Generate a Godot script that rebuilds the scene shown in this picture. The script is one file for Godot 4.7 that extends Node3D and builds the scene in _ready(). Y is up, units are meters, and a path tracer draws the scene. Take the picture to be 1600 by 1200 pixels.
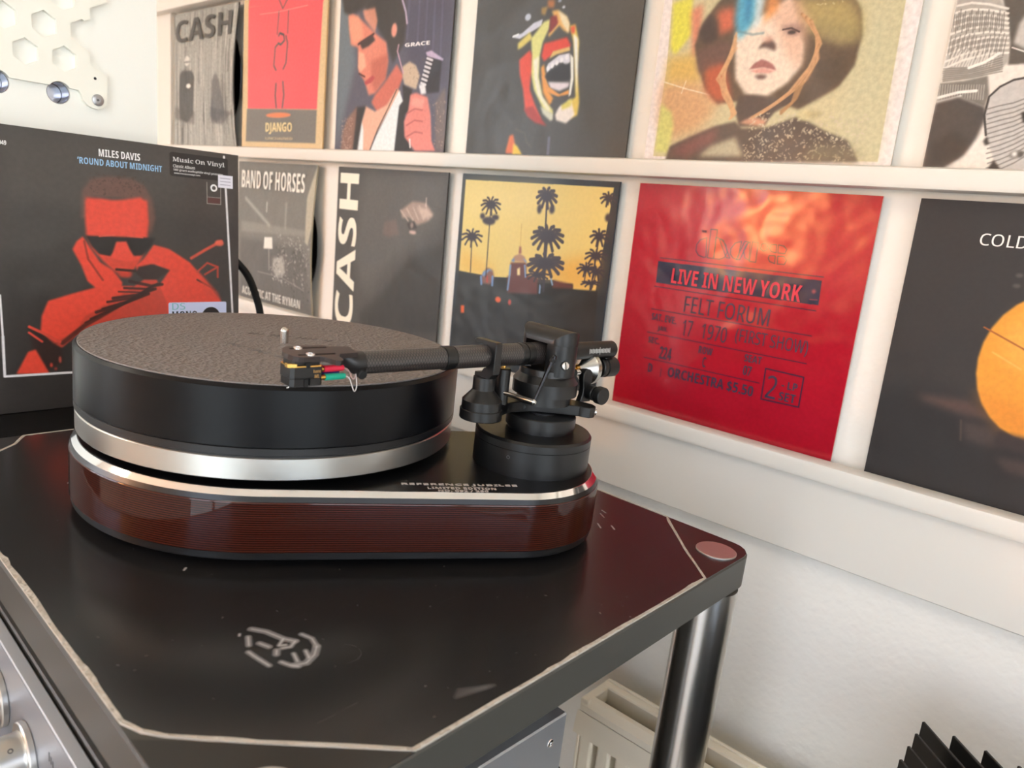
extends Node3D
# A turntable on a worn hi-fi rack before a wall of record sleeves. World: the record wall is z = 0, x runs right, y up, metres.

const CAM_AT := Vector3(0.58400, 0.24603, 0.90000)
const CAM_TURN := Vector3(-12.6300, 40.8709, 5.6976)
const FOCAL_PX := 1170.69
const FLOOR_Y := -1.05
const CEIL_Y := 1.6
const W := 0.315

var M := {}
var rack_x: Transform3D      # the rack's own frame (origin: centre of the record mat), level with the rack top
var deck_x: Transform3D      # the turntable's frame: x along its front edge, z towards the viewer


class Soup:
	var v := PackedVector3Array()
	var t := PackedVector2Array()

	func tri(a: Vector3, b: Vector3, c: Vector3, ua := Vector2.ZERO, ub := Vector2.ZERO, uc := Vector2.ZERO) -> void:
		if (b - a).cross(c - a).length_squared() < 1e-18:
			return
		v.append(a); v.append(b); v.append(c)
		t.append(ua); t.append(ub); t.append(uc)

	func quad(a: Vector3, b: Vector3, c: Vector3, d: Vector3, ua := Vector2.ZERO, ub := Vector2.ZERO, uc := Vector2.ZERO, ud := Vector2.ZERO) -> void:
		tri(a, b, c, ua, ub, uc)
		tri(a, c, d, ua, uc, ud)

	func add(o: Soup, x := Transform3D.IDENTITY) -> Soup:
		for p in o.v:
			v.append(x * p)
		t.append_array(o.t)
		return self

	# Triangles run counter-clockwise seen from outside; closed shapes are turned right by their volume.
	func done(deg := 35.0, closed := true) -> ArrayMesh:
		var n := v.size() / 3
		var vol := 0.0
		if closed:
			for i in n:
				vol += v[3 * i].dot(v[3 * i + 1].cross(v[3 * i + 2]))
		var flip := closed and vol < 0.0
		var fn := PackedVector3Array()
		var at := {}
		for i in n:
			var c := (v[3 * i + 1] - v[3 * i]).cross(v[3 * i + 2] - v[3 * i])
			if flip:
				c = -c
			fn.append(c)
			for k in 3:
				var q := Vector3i((v[3 * i + k] * 200000.0).round())
				if not at.has(q):
					at[q] = PackedInt32Array()
				at[q].append(i)
		var lim := cos(deg_to_rad(deg))
		var vs := PackedVector3Array()
		var ns := PackedVector3Array()
		var us := PackedVector2Array()
		for i in n:
			var me := fn[i].normalized()
			for k in ([0, 1, 2] if flip else [0, 2, 1]):
				var p := v[3 * i + k]
				var s := Vector3.ZERO
				for j in at[Vector3i((p * 200000.0).round())]:
					if fn[j].normalized().dot(me) >= lim:
						s += fn[j]
				vs.append(p)
				ns.append(s.normalized() if s.length_squared() > 1e-30 else me)
				us.append(t[3 * i + k])
		var a := []
		a.resize(Mesh.ARRAY_MAX)
		a[Mesh.ARRAY_VERTEX] = vs
		a[Mesh.ARRAY_NORMAL] = ns
		a[Mesh.ARRAY_TEX_UV] = us
		var m := ArrayMesh.new()
		m.add_surface_from_arrays(Mesh.PRIMITIVE_TRIANGLES, a)
		return m


# A picture painted with soft polygons, strokes and ovals; coordinates run 0..1000 across and down.
class Art:
	var n: int
	var hgt: int
	var px := PackedFloat32Array()

	func _init(bg: Color, size := 440, tall := 0) -> void:
		n = size
		hgt = tall if tall else size
		px.resize(n * hgt * 3)
		for i in n * hgt:
			px[3 * i] = bg.r; px[3 * i + 1] = bg.g; px[3 * i + 2] = bg.b

	func _lay(col: String, x0: int, y0: int, w: int, h: int, m: PackedFloat32Array, a: float) -> void:
		var c := Color(col)
		for y in h:
			if y + y0 < 0 or y + y0 >= hgt:
				continue
			for x in w:
				var k := m[y * w + x] * a
				if k <= 0.003 or x + x0 < 0 or x + x0 >= n:
					continue
				var i := ((y + y0) * n + x + x0) * 3
				px[i] += (c.r - px[i]) * k
				px[i + 1] += (c.g - px[i + 1]) * k
				px[i + 2] += (c.b - px[i + 2]) * k

	func _soft(m: PackedFloat32Array, w: int, h: int, r: int) -> PackedFloat32Array:
		for pass_ in 2:
			var o := PackedFloat32Array()
			o.resize(w * h)
			var q := 1.0 / (2 * r + 1)
			for y in h:
				var s := 0.0
				for x in range(-r, w):
					if x + r < w:
						s += m[y * w + x + r]
					if x - r - 1 >= 0:
						s -= m[y * w + x - r - 1]
					if x >= 0:
						o[y * w + x] = s * q
			for x in w:
				var s := 0.0
				for y in range(-r, h):
					if y + r < h:
						s += o[(y + r) * w + x]
					if y - r - 1 >= 0:
						s -= o[(y - r - 1) * w + x]
					if y >= 0:
						m[y * w + x] = s * q
		return m

	func poly(col: String, pts: Array, blur := 6.0, a := 1.0) -> void:
		var k := n / 1000.0
		var p := PackedVector2Array()
		var lo := Vector2(1e9, 1e9)
		var hi := -lo
		for i in range(0, pts.size(), 2):
			var q := Vector2(pts[i], pts[i + 1]) * k
			p.append(q); lo = lo.min(q); hi = hi.max(q)
		var r := int(round(blur * k * 0.5))
		var pad := 2 * r + 1
		var x0 := maxi(int(lo.x), -60) - pad
		var y0 := maxi(int(lo.y), -60) - pad
		var w := mini(int(hi.x), n + 60) + pad + 1 - x0
		var h := mini(int(hi.y), hgt + 60) + pad + 1 - y0
		if w <= 0 or h <= 0:
			return
		var m := PackedFloat32Array()
		m.resize(w * h)
		for y in h:
			for sub in 2:
				var yy := y0 + y + 0.25 + 0.5 * sub
				var xs := []
				for i in p.size():
					var s := p[i]
					var e := p[(i + 1) % p.size()]
					if (s.y <= yy) != (e.y <= yy):
						xs.append(s.x + (yy - s.y) / (e.y - s.y) * (e.x - s.x) - x0)
				xs.sort()
				for i in range(0, xs.size() - 1, 2):
					var xa := clampf(xs[i], 0, w)
					var xb := clampf(xs[i + 1], 0, w)
					for x in range(int(xa), mini(int(xb) + 1, w)):
						m[y * w + x] += 0.5 * clampf(minf(xb, x + 1) - maxf(xa, x), 0, 1)
		_lay(col, x0, y0, w, h, _soft(m, w, h, r) if r > 0 else m, a)

	func line(col: String, width: float, pts: Array, blur := 4.0, a := 1.0) -> void:
		var k := n / 1000.0
		var half := maxf(width * k * 0.5, 0.4)
		var edge := maxf(blur * k * 0.5, 0.5)
		var lo := Vector2(1e9, 1e9)
		var hi := -lo
		var p := PackedVector2Array()
		for i in range(0, pts.size(), 2):
			var q := Vector2(pts[i], pts[i + 1]) * k
			p.append(q); lo = lo.min(q); hi = hi.max(q)
		var pad := half + edge + 1.0
		var x0 := int(floor(lo.x - pad))
		var y0 := int(floor(lo.y - pad))
		var w := int(hi.x + pad) + 1 - x0
		var h := int(hi.y + pad) + 1 - y0
		var m := PackedFloat32Array()
		m.resize(w * h)
		for i in p.size() - 1:
			var s := p[i]
			var d := p[i + 1] - s
			var dd := maxf(d.length_squared(), 1e-6)
			var ya := int(minf(s.y, p[i + 1].y) - pad) - y0
			var yb := int(maxf(s.y, p[i + 1].y) + pad) - y0
			var xa := int(minf(s.x, p[i + 1].x) - pad) - x0
			var xb := int(maxf(s.x, p[i + 1].x) + pad) - x0
			for y in range(maxi(ya, 0), mini(yb + 1, h)):
				for x in range(maxi(xa, 0), mini(xb + 1, w)):
					var q := Vector2(x + x0 + 0.5, y + y0 + 0.5)
					var f := clampf((q - s).dot(d) / dd, 0, 1)
					var g := clampf((half + edge - q.distance_to(s + d * f)) / (2.0 * edge), 0, 1)
					if g > m[y * w + x]:
						m[y * w + x] = g
		_lay(col, x0, y0, w, h, m, a)

	func oval(col: String, cx: float, cy: float, rx: float, ry: float, blur := 6.0, a := 1.0) -> void:
		var pts := []
		for i in 28:
			pts.append(cx + rx * cos(TAU * i / 28)); pts.append(cy + ry * sin(TAU * i / 28))
		poly(col, pts, blur, a)

	func speckle(col: String, count: int, seed_: int, u0: float, v0: float, u1: float, v1: float, size: float, a := 0.8) -> void:
		var r := RandomNumberGenerator.new()
		r.seed = seed_
		for i in count:
			var x := r.randf_range(u0, u1)
			var y := r.randf_range(v0, v1)
			var s := size * r.randf_range(0.4, 1.4)
			line(col, s, [x, y, x + r.randf_range(-1.5, 1.5) * size, y + r.randf_range(-1.5, 1.5) * size], 3, a * r.randf_range(0.4, 1.0))

	func streaks(col: String, count: int, seed_: int, a: float) -> void:
		var r := RandomNumberGenerator.new()
		r.seed = seed_
		for i in count:
			var x := r.randf_range(0, 1000)
			var y := r.randf_range(-200, 900)
			line(col, r.randf_range(3, 14), [x, y, x + r.randf_range(-12, 12), y + r.randf_range(80, 500)], 8, a * r.randf_range(0.3, 1.0))

	func blotch(col: String, count: int, seed_: int, a: float) -> void:
		var r := RandomNumberGenerator.new()
		r.seed = seed_
		for i in count:
			oval(col, r.randf_range(0, 1000), r.randf_range(0, 1000), r.randf_range(15, 60), r.randf_range(10, 40), 30, a * r.randf())

	func grain(amount: float, seed_: int) -> void:
		var f := FastNoiseLite.new()
		f.seed = seed_
		f.frequency = 0.09
		f.fractal_octaves = 4
		for y in hgt:
			for x in n:
				var g := 1.0 + amount * f.get_noise_2d(x, y)
				var i := (y * n + x) * 3
				px[i] *= g; px[i + 1] *= g; px[i + 2] *= g

	func texture(tone := 1.0) -> ImageTexture:
		var b := PackedByteArray()
		b.resize(n * hgt * 3)
		for i in n * hgt * 3:
			b[i] = int(clampf(px[i] * tone, 0, 1) * 255.0 + 0.5)
		return ImageTexture.create_from_image(Image.create_from_data(n, hgt, false, Image.FORMAT_RGB8, b))


# ------------------------------------------------------------------ helpers

func mt(c: Color, rough := 0.6, metal := 0.0, spec := 0.5) -> StandardMaterial3D:
	var m := StandardMaterial3D.new()
	m.albedo_color = c
	m.roughness = rough
	m.metallic = metal
	m.metallic_specular = spec
	return m


func noise_tex(freq: float, octaves := 3, seed_ := 1, as_normal := 0.0, kind := FastNoiseLite.TYPE_SIMPLEX_SMOOTH, size := 256) -> NoiseTexture2D:
	var f := FastNoiseLite.new()
	f.noise_type = kind
	f.seed = seed_
	f.frequency = freq
	f.fractal_octaves = octaves
	var t := NoiseTexture2D.new()
	t.width = size
	t.height = size
	t.seamless = true
	t.noise = f
	if as_normal > 0.0:
		t.as_normal_map = true
		t.bump_strength = as_normal
	return t


func bumpy(m: StandardMaterial3D, tex: Texture2D, per_metre: float, strength: float, triplanar := true) -> StandardMaterial3D:
	m.normal_enabled = true
	m.normal_texture = tex
	m.normal_scale = strength
	if triplanar:
		m.uv1_triplanar = true
	m.uv1_scale = Vector3.ONE * per_metre
	return m


func part(parent: Node, called: String, mesh: Mesh, m: Material, x := Transform3D.IDENTITY) -> MeshInstance3D:
	var o := MeshInstance3D.new()
	o.name = called
	o.mesh = mesh
	o.material_override = m
	o.transform = x
	parent.add_child(o, true)
	return o


func tag(o: Node, label: String, category: String, group := "") -> Node:
	o.set_meta("label", label)
	o.set_meta("category", category)
	if group:
		o.set_meta("group", group)
	return o


func thing(called: String, label: String, category: String, x := Transform3D.IDENTITY, group := "") -> Node3D:
	var o := Node3D.new()
	o.name = called
	o.transform = x
	add_child(o, true)
	tag(o, label, category, group)
	return o


func knot(parent: Node, called: String, x := Transform3D.IDENTITY) -> Node3D:
	var o := Node3D.new()
	o.name = called
	o.transform = x
	parent.add_child(o, true)
	return o


func struct(called: String, mesh: Mesh, m: Material, x := Transform3D.IDENTITY) -> MeshInstance3D:
	var o := part(self, called, mesh, m, x)
	o.set_meta("kind", "structure")
	return o


func at(x: float, y: float, z: float) -> Transform3D:
	return Transform3D(Basis.IDENTITY, Vector3(x, y, z))


# A shape turned about the y axis; profile: radius, height pairs.
func lathe(profile: Array, seg := 48, deg := 30.0) -> ArrayMesh:
	return lathe_soup(profile, seg).done(deg)


func lathe_soup(profile: Array, seg := 48) -> Soup:
	var s := Soup.new()
	var len := 0.0
	for i in profile.size() - 1:
		var a: Vector2 = profile[i]
		var b: Vector2 = profile[i + 1]
		var l2 := len + a.distance_to(b)
		for j in seg:
			var t0 := TAU * j / seg
			var t1 := TAU * (j + 1) / seg
			s.quad(Vector3(a.x * cos(t0), a.y, a.x * sin(t0)), Vector3(b.x * cos(t0), b.y, b.x * sin(t0)), Vector3(b.x * cos(t1), b.y, b.x * sin(t1)), Vector3(a.x * cos(t1), a.y, a.x * sin(t1)),
				Vector2(float(j) / seg, len), Vector2(float(j) / seg, l2), Vector2(float(j + 1) / seg, l2), Vector2(float(j + 1) / seg, len))
		len = l2
	return s


func pro(flat: Array) -> Array:
	var o := []
	for i in range(0, flat.size(), 2):
		o.append(Vector2(flat[i], flat[i + 1]))
	return o


# Closed rings of equal count joined by bands, with fans about a centre for the caps.
func loft(rings: Array, cap0 := true, cap1 := true, mid := Vector3.INF) -> Soup:
	var s := Soup.new()
	var n: int = rings[0].size()
	for i in rings.size() - 1:
		var len := 0.0
		for j in n:
			var k := (j + 1) % n
			var a: Vector3 = rings[i][j]
			var b: Vector3 = rings[i][k]
			var c: Vector3 = rings[i + 1][k]
			var d: Vector3 = rings[i + 1][j]
			var l2 := len + a.distance_to(b)
			s.quad(a, b, c, d, Vector2(len, a.y), Vector2(l2, b.y), Vector2(l2, c.y), Vector2(len, d.y))
			len = l2
	for e in 2:
		if (e == 0 and not cap0) or (e == 1 and not cap1):
			continue
		var r: PackedVector3Array = rings[0 if e == 0 else rings.size() - 1]
		var c := Vector3.ZERO
		for p in r:
			c += p / n
		if mid != Vector3.INF:
			c = Vector3(mid.x, r[0].y, mid.z)
		for j in n:
			var k := (j + 1) % n
			var u := func(q: Vector3) -> Vector2: return Vector2(q.x, q.z)
			if e == 0:
				s.tri(c, r[k], r[j], u.call(c), u.call(r[k]), u.call(r[j]))
			else:
				s.tri(c, r[j], r[k], u.call(c), u.call(r[j]), u.call(r[k]))
	return s


func inset(poly: PackedVector2Array, d: float) -> PackedVector2Array:
	var o := PackedVector2Array()
	var n := poly.size()
	var area := 0.0
	for i in n:
		area += poly[i].cross(poly[(i + 1) % n])
	var sg := 1.0 if area > 0 else -1.0
	for i in n:
		var a := (poly[i] - poly[(i + n - 1) % n]).normalized()
		var b := (poly[(i + 1) % n] - poly[i]).normalized()
		var na := Vector2(-a.y, a.x) * sg
		var nb := Vector2(-b.y, b.x) * sg
		var m := (na + nb)
		m = m / maxf(m.length_squared() * 0.5, 0.3)
		o.append(poly[i] + m * d)
	return o


# A flat outline (x, z) raised from y0 to y1, its edges chamfered.
func prism(poly: PackedVector2Array, y0: float, y1: float, bevel := 0.0) -> Soup:
	var s := Soup.new()
	var n := poly.size()
	var inner := inset(poly, bevel) if bevel > 0 else poly
	var rings := [[inner, y0]]
	if bevel > 0:
		rings.append([poly, y0 + bevel]); rings.append([poly, y1 - bevel])
	rings.append([inner, y1])
	var out := func(q: Vector2, y: float) -> Vector3: return Vector3(q.x, y, q.y)
	for i in rings.size() - 1:
		var len := 0.0
		for j in n:
			var k := (j + 1) % n
			var l2: float = len + poly[j].distance_to(poly[k])
			s.quad(out.call(rings[i][0][j], rings[i][1]), out.call(rings[i][0][k], rings[i][1]), out.call(rings[i + 1][0][k], rings[i + 1][1]), out.call(rings[i + 1][0][j], rings[i + 1][1]),
				Vector2(len, rings[i][1]), Vector2(l2, rings[i][1]), Vector2(l2, rings[i + 1][1]), Vector2(len, rings[i + 1][1]))
			len = l2
	var area := 0.0
	for i in n:
		area += poly[i].cross(poly[(i + 1) % n])
	var idx := Geometry2D.triangulate_polygon(inner)
	for i in range(0, idx.size(), 3):
		var a := inner[idx[i]]
		var b := inner[idx[i + 1]]
		var c := inner[idx[i + 2]]
		if ((b - a).cross(c - a) > 0) != (area > 0):
			var hold: Vector2 = b; b = c; c = hold
		s.tri(out.call(a, y1), out.call(b, y1), out.call(c, y1), a, b, c)
		s.tri(out.call(a, y0), out.call(c, y0), out.call(b, y0), a, c, b)
	return s


func rect(x0: float, z0: float, x1: float, z1: float, r := 0.0, seg := 4) -> PackedVector2Array:
	var o := PackedVector2Array()
	if r <= 0:
		return PackedVector2Array([Vector2(x0, z0), Vector2(x1, z0), Vector2(x1, z1), Vector2(x0, z1)])
	for q in [[x1 - r, z1 - r, 0], [x0 + r, z1 - r, 1], [x0 + r, z0 + r, 2], [x1 - r, z0 + r, 3]]:
		for i in seg + 1:
			var t: float = PI / 2 * (q[2] + float(i) / seg)
			o.append(Vector2(q[0] + r * cos(t), q[1] + r * sin(t)))
	return o


func box(x0: float, y0: float, z0: float, x1: float, y1: float, z1: float, bevel := 0.0, r := 0.0) -> ArrayMesh:
	return prism(rect(x0, z0, x1, z1, r if r > 0 else bevel, 1 if r <= 0 else 5), y0, y1, bevel).done(35)


func poly2(flat: Array) -> PackedVector2Array:
	var o := PackedVector2Array()
	for i in range(0, flat.size(), 2):
		o.append(Vector2(flat[i], flat[i + 1]))
	return o


# A round bar along a path; radii may change along it.
func bar(path: Array, radii: Array, seg := 16, cap := true) -> Soup:
	var rings := []
	var up := Vector3.UP
	for i in path.size():
		var d: Vector3 = (path[mini(i + 1, path.size() - 1)] - path[maxi(i - 1, 0)]).normalized()
		if absf(d.dot(up)) > 0.98:
			up = Vector3.RIGHT
		var sx := d.cross(up).normalized()
		up = sx.cross(d).normalized()
		var ring := PackedVector3Array()
		var r: float = radii[mini(i, radii.size() - 1)]
		for j in seg:
			var t := TAU * j / seg
			ring.append(path[i] + (sx * cos(t) + up * sin(t)) * r)
		rings.append(ring)
	return loft(rings, cap, cap)


func curve(pts: Array, per := 8) -> Array:
	var o := []
	for i in pts.size() - 1:
		var p0: Vector3 = pts[maxi(i - 1, 0)]
		var p1: Vector3 = pts[i]
		var p2: Vector3 = pts[i + 1]
		var p3: Vector3 = pts[mini(i + 2, pts.size() - 1)]
		for k in per:
			o.append(p1.cubic_interpolate(p2, p0, p3, float(k) / per))
	o.append(pts[-1])
	return o


# y axis laid along d
func along(d: Vector3, p := Vector3.ZERO) -> Transform3D:
	var y := d.normalized()
	var x := (Vector3.UP if absf(y.y) < 0.9 else Vector3.RIGHT).cross(y).normalized()
	return Transform3D(Basis(x, y, x.cross(y)), p)


# Raised lettering of a given box, lying in the x/y plane of its frame.
func words(parent: Node, s: String, w: float, h: float, x: Transform3D, m: Material, font := "s", called := "lettering") -> MeshInstance3D:
	var f := SystemFont.new()
	f.font_names = PackedStringArray([{"s": "Droid Sans", "b": "Droid Sans", "m": "Droid Sans", "r": "Droid Serif"}[font]])
	f.font_weight = 700 if font == "b" else 400
	var t := TextMesh.new()
	t.text = s
	t.font = f
	t.font_size = 48
	t.pixel_size = 0.01
	t.depth = 0.02
	t.curve_step = 1.5
	var a := t.get_aabb()
	var k := Vector3(w / a.size.x, h / a.size.y, 0.01)
	var b := Basis(x.basis.x * k.x, x.basis.y * k.y, x.basis.z * k.z)
	var c := a.get_center()
	c.z = a.position.z
	return part(parent, called, t, m, Transform3D(b, x.origin - b * c))
const WORDS = {
	"horn": [
		["MILES DAVIS", 452, 43, 599, 69, "f4f2f0", "b"],
		["’ROUND ABOUT MIDNIGHT", 379, 79, 681, 102, "9cc4e4", "b"],
		["949", 138, 53, 160, 68, "f4f2f0", "b"],
	],
	"cash1": [
		["CASH", 38, 50, 941, 210, "4c4b49", "b"],
	],
	"django": [
		["DJANGO", 323, 808, 649, 882, "e8d49c", "b"],
		["UNCHAINED", 324, 903, 659, 918, "d8c8a0", "s"],
	],
	"grace": [
		["GRACE", 624, 393, 829, 412, "eeeaea", "b"],
	],
	"band": [
		["BAND OF HORSES", 55, 60, 879, 181, "eceae0", "b"],
		["ACOUSTIC AT THE RYMAN", 83, 889, 863, 947, "d8d6cc", "b"],
	],
	"ticket": [
		["LIVE IN NEW YORK", 221, 342, 780, 404, "d22a42", "b"],
		["FELT FORUM", 300, 449, 674, 516, "382c44", "s"],
		["SAT. EVE.", 150, 544, 273, 575, "382c44", "b"],
		["JAN.", 187, 594, 238, 620, "382c44", "b"],
		["17", 307, 548, 353, 615, "382c44", "s"],
		["1970", 397, 549, 510, 613, "382c44", "s"],
		["(FIRST SHOW)", 548, 544, 841, 606, "382c44", "s"],
		["SEC.", 149, 648, 206, 676, "382c44", "b"],
		["224", 213, 680, 273, 734, "382c44", "b"],
		["ROW", 397, 644, 460, 675, "382c44", "b"],
		["C", 422, 686, 437, 730, "382c44", "b"],
		["SEAT", 600, 639, 672, 669, "382c44", "b"],
		["07", 603, 685, 638, 724, "382c44", "b"],
		["D", 167, 765, 188, 804, "382c44", "b"],
		["ORCHESTRA $5.50", 268, 759, 659, 807, "382c44", "b"],
		["2", 708, 702, 750, 794, "382c44", "s"],
		["- LP", 767, 713, 829, 743, "382c44", "b"],
		["SET", 764, 757, 829, 791, "382c44", "b"],
		["THE", 328, 173, 351, 183, "382c44", "b"],
	],
	"moon": [
		["COLDPLAY", 199, 99, 453, 137, "f0e8e2", "m"],
	],
}


# ------------------------------------------------------------------ the scene

func _ready() -> void:
	view_and_light()
	frames()
	materials()
	room()
	floor_lamp()
	rails()
	sleeves()
	left_side()
	rack()
	amplifier()
	turntable()
	low_things()


func view_and_light() -> void:
	var cam := Camera3D.new()
	cam.name = "camera"
	cam.position = CAM_AT
	cam.rotation_order = EULER_ORDER_YXZ
	cam.rotation_degrees = CAM_TURN
	cam.keep_aspect = Camera3D.KEEP_HEIGHT
	var lens := CameraAttributesPhysical.new()
	lens.frustum_focal_length = 12.0 * FOCAL_PX / 600.0
	lens.frustum_focus_distance = 0.68
	lens.frustum_near = 0.02
	lens.frustum_far = 60.0
	lens.exposure_aperture = 8.0
	cam.attributes = lens
	add_child(cam)
	cam.current = true

	var sky := ProceduralSkyMaterial.new()
	sky.sky_top_color = Color(0.70, 0.80, 0.95)
	sky.sky_horizon_color = Color(0.97, 0.96, 0.95)
	sky.ground_horizon_color = Color(0.86, 0.86, 0.85)
	sky.ground_bottom_color = Color(0.52, 0.55, 0.56)
	sky.sky_energy_multiplier = 1.0
	sky.ground_energy_multiplier = 1.0
	var e := Environment.new()
	e.background_mode = Environment.BG_SKY
	e.sky = Sky.new()
	e.sky.sky_material = sky
	e.background_energy_multiplier = 9.5
	e.tonemap_mode = Environment.TONE_MAPPER_LINEAR
	e.tonemap_exposure = 1.26
	e.sdfgi_enabled = true
	e.ssao_enabled = true
	e.ssil_enabled = true
	var we := WorldEnvironment.new()
	we.name = "world"
	we.environment = e
	add_child(we)

	# two square ceiling lamps: a glowing panel and a light of its size just beneath
	for s in [[-1.6, 1.9, "left"], [0.9, 1.9, "right"]]:
		var lamp := thing("ceiling_light", "square white ceiling light panel nearer the " + ("windowed" if s[2] == "left" else "glazed door") + " side of the room", "ceiling light", at(s[0], CEIL_Y - 0.05, s[1]))
		var frame := mt(Color(0.9, 0.9, 0.88), 0.5)
		part(lamp, "frame", box(-0.33, 0.005, -0.33, 0.33, 0.05, 0.33, 0.004), frame)
		var glow := mt(Color(0.95, 0.93, 0.88), 0.6)
		glow.emission_enabled = true
		glow.emission = Color(1.0, 0.965, 0.90)
		glow.emission_energy_multiplier = 2.5
		part(lamp, "diffuser", box(-0.3, 0.0, -0.3, 0.3, 0.004, 0.3), glow)
		var l := AreaLight3D.new()
		l.name = "light"
		l.area_size = Vector2(0.58, 0.58)
		l.light_color = Color(1.0, 0.965, 0.90)
		l.light_energy = 0.5
		l.shadow_enabled = true
		l.area_range = 12.0
		l.position = Vector3(0, -0.004, 0)
		l.rotation_degrees = Vector3(-90, 0, 0)
		lamp.add_child(l)


func floor_lamp() -> void:
	var t := thing("floor_lamp", "floor lamp with a glowing orange shade between the window and the glazed door", "floor lamp", at(-0.93, FLOOR_Y, 2.5))
	part(t, "base", lathe(pro([0, 0, 0.14, 0, 0.14, 0.012, 0.02, 0.022, 0, 0.022]), 40), M.black_satin)
	part(t, "pole", lathe(pro([0, 0.02, 0.011, 0.02, 0.011, 1.14, 0, 1.14]), 20), M.black_satin)
	var glow := mt(Color(0.95, 0.7, 0.4), 0.8)
	glow.emission_enabled = true
	glow.emission = Color(1.0, 0.62, 0.28)
	glow.emission_energy_multiplier = 3.4
	part(t, "lamp_shade", lathe(pro([0.118, 1.16, 0.120, 1.16, 0.088, 1.38, 0.086, 1.38]), 48), glow)
	var l := OmniLight3D.new()
	l.name = "light"
	l.position = Vector3(0, 1.45, 0)
	l.light_color = Color(1.0, 0.7, 0.42)
	l.light_energy = 0.6
	l.light_size = 0.08
	l.omni_range = 9.0
	l.omni_attenuation = 2.0
	l.shadow_enabled = true
	t.add_child(l)


func frames() -> void:
	var up := Vector3(0.0109140, 1.0, -0.0113903).normalized()
	var c := Vector3(0.0035041, 0.1177360, 0.5458121)
	rack_x = turned(up, 0.0, c)
	deck_x = turned(up, atan2(0.832009, 0.554763), c)


func turned(up: Vector3, yaw: float, at_: Vector3) -> Transform3D:
	var x := Vector3(cos(yaw), 0, -sin(yaw))
	x = (x - up * x.dot(up)).normalized()
	return Transform3D(Basis(x, up, x.cross(up)), at_)


func materials() -> void:
	M.wall = bumpy(mt(Color(0.945, 0.925, 0.885), 0.55), noise_tex(0.08, 4, 3, 4.0), 3.0, 0.10)
	M.wood_white = bumpy(mt(Color(0.87, 0.85, 0.81), 0.5), noise_tex(0.02, 3, 5, 3.0), 3.0, 0.15)
	M.ceiling = mt(Color(0.93, 0.92, 0.89), 0.8)
	M.floor = mt(Color(0.76, 0.72, 0.66), 0.55)
	M.black_matt = mt(Color(0.055, 0.055, 0.06), 0.42)
	M.black_satin = mt(Color(0.045, 0.045, 0.048), 0.32)
	M.black_gloss = mt(Color(0.02, 0.02, 0.022), 0.12)
	M.black_deep = mt(Color(0.012, 0.012, 0.013), 0.6)
	M.steel = mt(Color(0.80, 0.79, 0.77), 0.24, 1.0)
	M.steel_turned = mt(Color(0.80, 0.79, 0.77), 0.28, 1.0)
	M.steel_turned.anisotropy_enabled = true
	M.steel_turned.anisotropy = 0.6
	M.chrome = mt(Color(0.86, 0.86, 0.86), 0.1, 1.0)
	M.brass = mt(Color(0.83, 0.66, 0.36), 0.25, 1.0)
	M.alu = mt(Color(0.72, 0.72, 0.73), 0.42, 1.0)
	M.alu_dark = mt(Color(0.36, 0.36, 0.37), 0.45, 0.6)
	M.card = mt(Color(0.83, 0.80, 0.74), 0.7)
	M.card_dark = mt(Color(0.2, 0.19, 0.18), 0.6)
	M.radiator = mt(Color(0.94, 0.90, 0.82), 0.35)
	M.white_plastic = mt(Color(0.975, 0.975, 0.94), 0.4)
	M.print_white = mt(Color(0.88, 0.87, 0.85), 0.6)
	M.rubber = mt(Color(0.04, 0.04, 0.042), 0.75)


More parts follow.
